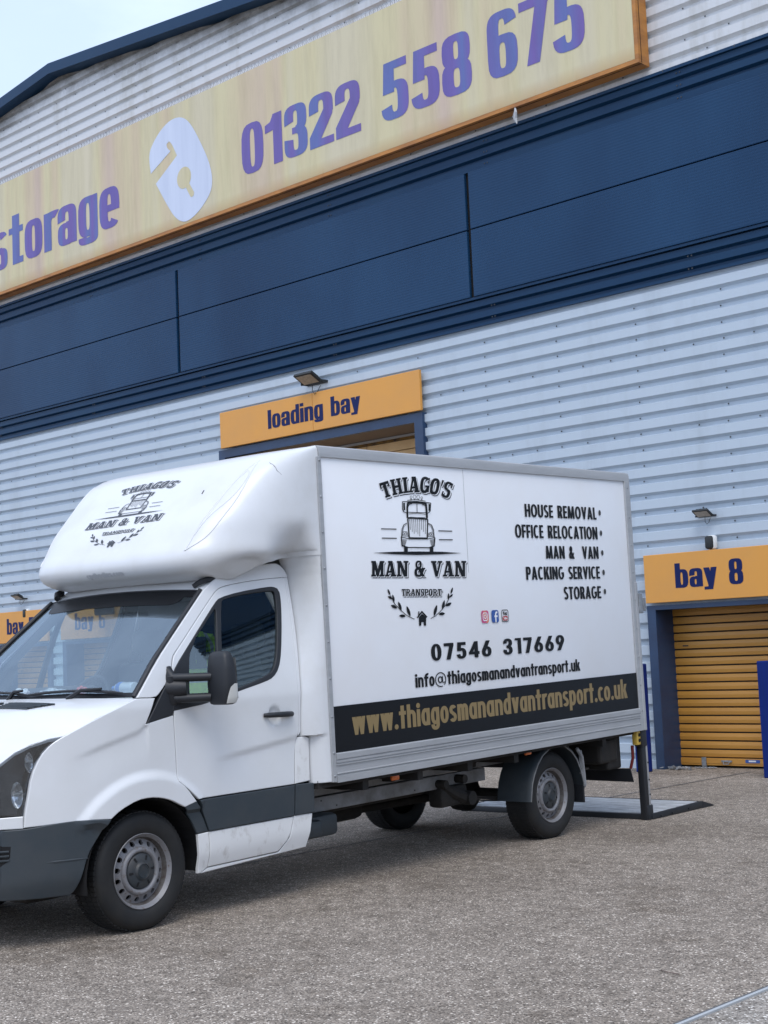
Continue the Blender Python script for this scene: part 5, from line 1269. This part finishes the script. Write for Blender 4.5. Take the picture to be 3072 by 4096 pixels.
for a_, b_ in (((3.62, .5, .46), (3.95, .8, .36)), ((3.6, .6, .42), (4.0, .7, .30)), ((3.66, .52, .5), (3.9, .5, .33))): mb.tube([a_, ((a_[0]+b_[0])/2, a_[1]+.05, (a_[2]+b_[2])/2-.05), b_], .008, 5)
mb.build('brake_hose', M['black'], van)
def marker(x, z, y=-.055):
    mb = MB(); mb.bbox((x-.042, y-.012, z-.024), (x+.042, y+.01, z+.024), .011); return mb.build('side_marker', M['amber'], van, 40)
marker(2.268, .650, -.06); marker(3.918, .663, -.06)
# ---- rear mudguards
for sd_ in (0, 1):
    def S_(p): return (p[0], 2*YC-p[1] if sd_ else p[1], p[2])
    arc = [(3.955, .262), (3.968, .33), (3.985, .40), (4.02, .47), (4.075, .545), (4.15, .61), (4.25, .655), (4.36, .672), (4.47, .655), (4.57, .60), (4.64, .53), (4.69, .44), (4.715, .36), (4.735, .285)]
    mb = MB(); vs = []
    for x, z in arc:
        nx, nz = x-4.36, z-.25; l = math.hypot(nx, nz); nx /= l; nz /= l
        for y, d in ((-.035, .0), (-.045, .016), (-.035, .022), (.0, .024), (.28, .024), (.28, .01), (-.02, .006)): vs.append(S_((x+nx*d, y, z+nz*d)))
    n = 7; mb.add(vs, [(i*n+k, i*n+(k+1) % n, (i+1)*n+(k+1) % n, (i+1)*n+k) for i in range(len(arc)-1) for k in range(n)]+[list(range(n)), [(len(arc)-1)*n+k for k in range(n)][::-1]])
    mg = mb.build('mudguard', M['plastic'], van, 40)
    e = MB(); e.tube([S_((x+(x-4.36)*.012, -.044, z)) for x, z in arc], .005, 6); e.build('edge_trim', M['chassis'], mg, 60)
    mb = MB(); mb.bbox(S_((4.735, -.03, .16)) if not sd_ else (4.735, 2*YC-.24, .16), S_((4.755, .24, .56)) if not sd_ else (4.755, 2*YC+.03, .56), .006); mb.build('mud_flap', M['black'], van)
mb = MB(); mb.bbox((4.70, -.045, .40), (4.735, -.02, .60), .01); mb.tube([(4.66, -.04, .62), (4.71, -.05, .55), (4.73, -.045, .42), (4.745, -.04, .30)], .016, 6); mb.build('mudguard_stay', M['chassis'], van, 50)
# ---- rear of the box, tail lift
mb = MB(); mb.bbox((5.20, .0, .375), (5.42, 1.84, .66), .02); mb.bbox((5.05, -.02, .44), (5.34, .36, .64), .03); mb.build('lift_housing', M['under'], van)
mb = MB(); mb.add([(5.43, -.075, .37), (5.43, .43, .36), (5.45, .43, .255), (5.45, -.09, .25), (5.437, -.075, .37), (5.437, .43, .36), (5.457, .43, .255), (5.457, -.09, .25)], [(0,1,2,3),(4,7,6,5),(0,4,5,1),(1,5,6,2),(2,6,7,3),(3,7,4,0)]); mb.build('rubber_skirt', M['black'], van)
mb = MB(); mb.box((4.95, .20, .385), (5.2, .9, .40)); mb.build('lift_strut', M['galv'], van)
lift = empty('tail_lift'); lift.parent = van; lift.location = (0, 0, 0)
for y in (-.115, 2*YC+.055):
    mb = MB().use(M['black']); mb.bbox((5.585, y, -.10), (5.648, y+.06, .70), .006); mb.bbox((5.57, y-.012, .545), (5.665, y+.07, .69), .012); mb.bbox((5.60, y-.008, -.115), (5.70, y+.05, .03), .012)
    mb.use(M['ali']); mb.bbox((5.649, y-.004, -.06), (5.672, y+.055, 2.05), .004); mb.build('lift_column', None, lift, 40)
for z in (.12, .25, .40):
    mb = MB(); mb.lathe([(.001, -.008), (.008, -.006), (.008, 0)], 8); mb.v = [(p[0]+5.66, p[1]-.119, p[2]+z) for p in mb.v]; mb.build('column_bolt', M['black'], lift)
mb = MB().use(M['tread'])
mb.bbox((5.66, -.11, -.105), (6.57, 1.96, -.058), .008)
for k in range(14): mb.box((5.70+k*.062, -.09, -.058), (5.735+k*.062, 1.94, -.053))
mb.use(M['black']); mb.bbox((5.62, -.125, -.118), (5.665, 1.97, -.052), .006); mb.bbox((5.66, -.135, -.118), (6.57, -.108, -.050), .006); mb.bbox((5.66, 1.955, -.118), (6.57, 1.98, -.050), .006)
mb.add([(6.57, -.135, -.052), (6.57, 1.98, -.052), (6.80, 1.98, -.116), (6.80, -.135, -.116), (6.57, -.135, -.118), (6.57, 1.98, -.118)], [(0,1,2,3),(4,3,2,5),(0,3,4),(1,5,2),(0,4,5,1)])
for x in (5.8, 6.0, 6.3): mb.tube([(x, -.145, -.085), (x, -.13, -.085)], .010, 8)
mb.build('lift_platform', None, lift, 40)
mb = MB().use(M['yellowbox']); mb.bbox((5.515, -.115, .565), (5.578, -.06, .685), .008)
mb.use(M['void']); mb.tube([(5.549, -.12, .652), (5.549, -.112, .652)], .016, 10); mb.tube([(5.549, -.12, .605), (5.549, -.112, .605)], .016, 10); mb.build('control_box', None, lift, 40)
mb = MB(); mb.tube([(5.53, -.05, .56), (5.535, -.045, .45), (5.53, -.02, .36)], .014, 8); mb.build('control_cable', M['darkred'], lift, 50)
mb = MB(); mb.bbox((5.64, -.16, 1.72), (5.70, -.10, 1.90), .006); mb.bbox((5.70, -.165, 1.74), (5.74, -.10, 1.86), .006); mb.build('door_latch', M['galv'], box)
# ---- cab interior
mb = MB(); pr = [(.02, 1.30), (.10, 1.345), (.35, 1.36), (.52, 1.33), (.60, 1.24), (.58, 1.0), (.45, .9), (.02, .9)]
vs = [(x-.10*(1-abs(t)**2)*0, YC+t*.86, z) for t in (-1, 1) for x, z in pr]; n = len(pr)
mb.add(vs, [(i, (i+1) % n, n+(i+1) % n, n+i) for i in range(n)]+[list(range(n))[::-1], [n+i for i in range(n)]])
mb.bbox((.22, 1.12, 1.36), (.60, 1.55, 1.43), .03); mb.build('dashboard', M['dash'], van, 30)
mb = MB(); c0 = Vector((.68, 1.35, 1.30)); ax = Vector((0, 1, 0)); ay = Vector((.45, 0, .89))
mb.tube([c0+ax*.2*math.cos(q*math.pi/12)+ay*.2*math.sin(q*math.pi/12) for q in range(25)], .016, 8, False); mb.tube([c0-ax*.19, c0+Vector((-.05, 0, -.03)), c0+ax*.19], .02, 6); mb.tube([c0+Vector((-.05, 0, -.03)), c0+Vector((-.25, 0, -.1))], .03, 8); mb.build('steering_wheel', M['black'], van, 60)
def seat(y, wd):
    r = empty('seat'); r.parent = van; r.location = (0, 0, 0)
    a = MB(); a.bbox((.78, y-wd/2, .78), (1.28, y+wd/2, .95), .05); a.build('seat_cushion', M['seat'], r, 40)
    a = MB(); a.bbox((1.18, y-wd/2, .90), (1.32, y+wd/2, 1.56), .05); a.build('backrest', M['seat'], r, 40)
    a = MB(); a.bbox((1.24, y-.14, 1.61), (1.34, y+.14, 1.80), .045); a.tube([(1.29, y-.06, 1.5), (1.29, y-.06, 1.65)], .008, 6); a.tube([(1.29, y+.06, 1.5), (1.29, y+.06, 1.65)], .008, 6); a.build('headrest', M['seat'], r, 40)
seat(.36, .46); seat(.82, .44); seat(1.42, .48)
mb = MB(); mb.bbox((.50, .82, 1.90), (.52, 1.02, 1.955), .008); mb.build('rear_view_mirror', M['black'], van)
# ---- loose things in the cab (stay top-level)
VM = van.matrix_world.copy()
def loose(mb, name, m, label, cat, sm=50, group=None):
    o = mb.build(name, m, None, sm); o.matrix_world = VM; return tag(o, label, cat, group)
v_ = tag(empty('hi_vis_vest'), 'yellow hi-vis vest draped over the middle seat back', 'vest'); v_.matrix_world = VM
def vest_y(x, z): return 0
mb = MB(); nx_, nz_ = 14, 18; vs = []
for i in range(nz_+1):
    z = 1.30+.47*i/nz_
    for j in range(nx_+1):
        t = -1+2*j/nx_; wv = .25-.10*sst(1.66, 1.78, z)
        vs.append((1.165-.02*math.sin(7*t+9*z)-.018*math.sin(13*t+2)-.06*sst(1.5, 1.3, z), .72+t*wv, z-.05*abs(t)*sst(1.6, 1.77, z)))
w2 = nx_+1
fs = [(i*w2+j, i*w2+j+1, (i+1)*w2+j+1, (i+1)*w2+j) for i in range(nz_) for j in range(nx_)]
mb.use(M['vest']); mb.add(vs, [f for k, f in enumerate(fs) if (k//nx_) not in (4, 5, 10, 11) and not (k % nx_ in (3, 10) and k//nx_ > 11)])
mb.build('vest_cloth', None, v_, 60)
mb = MB(); mb.add(vs, [f for k, f in enumerate(fs) if (k//nx_) in (4, 5, 10, 11) or (k % nx_ in (3, 10) and k//nx_ > 11)]); mb.build('reflective_strip', M['reflective'], v_, 60)
mb = MB(); mb.v = []; mb.bbox((1.13, .62, 1.50), (1.14, .80, 1.72), .01); mb.build('dark_lining', M['seat'], v_)
bt = tag(empty('water_bottle'), 'clear water bottle with blue label lying on the dashboard by the windscreen', 'bottle'); bt.matrix_world = VM
def lathe_y(prof, m, name, parent, cx, cy, cz, rot):
    mb = MB(); mb.lathe(prof, 20); Mx = Matrix.Translation((cx, cy, cz)) @ Matrix.Rotation(rot, 4, 'Z'); mb.v = [tuple(Mx @ Vector(p)) for p in mb.v]; return mb.build(name, m, parent, 40)
BX, BY, BZ = .20, .36, 1.422
lathe_y([(.001, -.15), (.036, -.148), (.040, -.13), (.038, -.10), (.040, -.07), (.037, -.04), (.040, 0), (.039, .05), (.030, .09), (.014, .115), (.013, .13), (.001, .13)], M['pvc'], 'bottle_body', bt, BX, BY, BZ, R(-12))
lathe_y([(.0405, .0), (.0410, .01), (.0410, .05), (.0395, .055)], M['blueprint'], 'bottle_label', bt, BX, BY, BZ, R(-12))
lathe_y([(.001, .150), (.015, .150), (.0155, .125), (.014, .12)], M['blueprint'], 'bottle_cap', bt, BX, BY, BZ, R(-12))
mb = MB(); mb.add([(.06, .13, 1.362), (.10, .42, 1.366), (.30, .40, 1.372), (.26, .12, 1.366)], [(0, 1, 2, 3)]); loose(mb, 'paper_sheet', M['paper'], 'sheet of white paper lying under the bottle on the dashboard', 'paper')
rnd = random.Random(5)
def crumple(name, m, c, s, lab, cat, seed):
    rr = random.Random(seed); bm = bmesh.new(); bmesh.ops.create_icosphere(bm, subdivisions=3, radius=1)
    for q in bm.verts:
        k = .7+.45*rr.random(); q.co = Vector((c[0]+q.co.x*s[0]*k, c[1]+q.co.y*s[1]*k, c[2]+q.co.z*s[2]*k))
    mb = MB(); bm.verts.index_update(); mb.add([q.co for q in bm.verts], [[q.index for q in f.verts] for f in bm.faces]); bm.free()
    return loose(mb, name, m, lab, cat, 20)
crumple('plastic_wrapper', M['pvc'], (.20, 1.10, 1.40), (.06, .13, .035), 'crumpled clear wrapper on the far side of the dashboard', 'wrapper', 1)
crumple('crumpled_tissue', M['paper'], (.18, 1.42, 1.40), (.05, .07, .04), 'crumpled white tissue at the far end of the dashboard', 'tissue', 2)
crumple('red_packet', M['red'], (.30, .92, 1.41), (.03, .04, .03), 'red packet standing on the middle of the dashboard', 'packet', 3)
crumple('orange_packet', M['amber'], (.16, 1.26, 1.385), (.04, .10, .02), 'flat orange packet beside the crumpled wrapper on the dashboard', 'packet', 4)
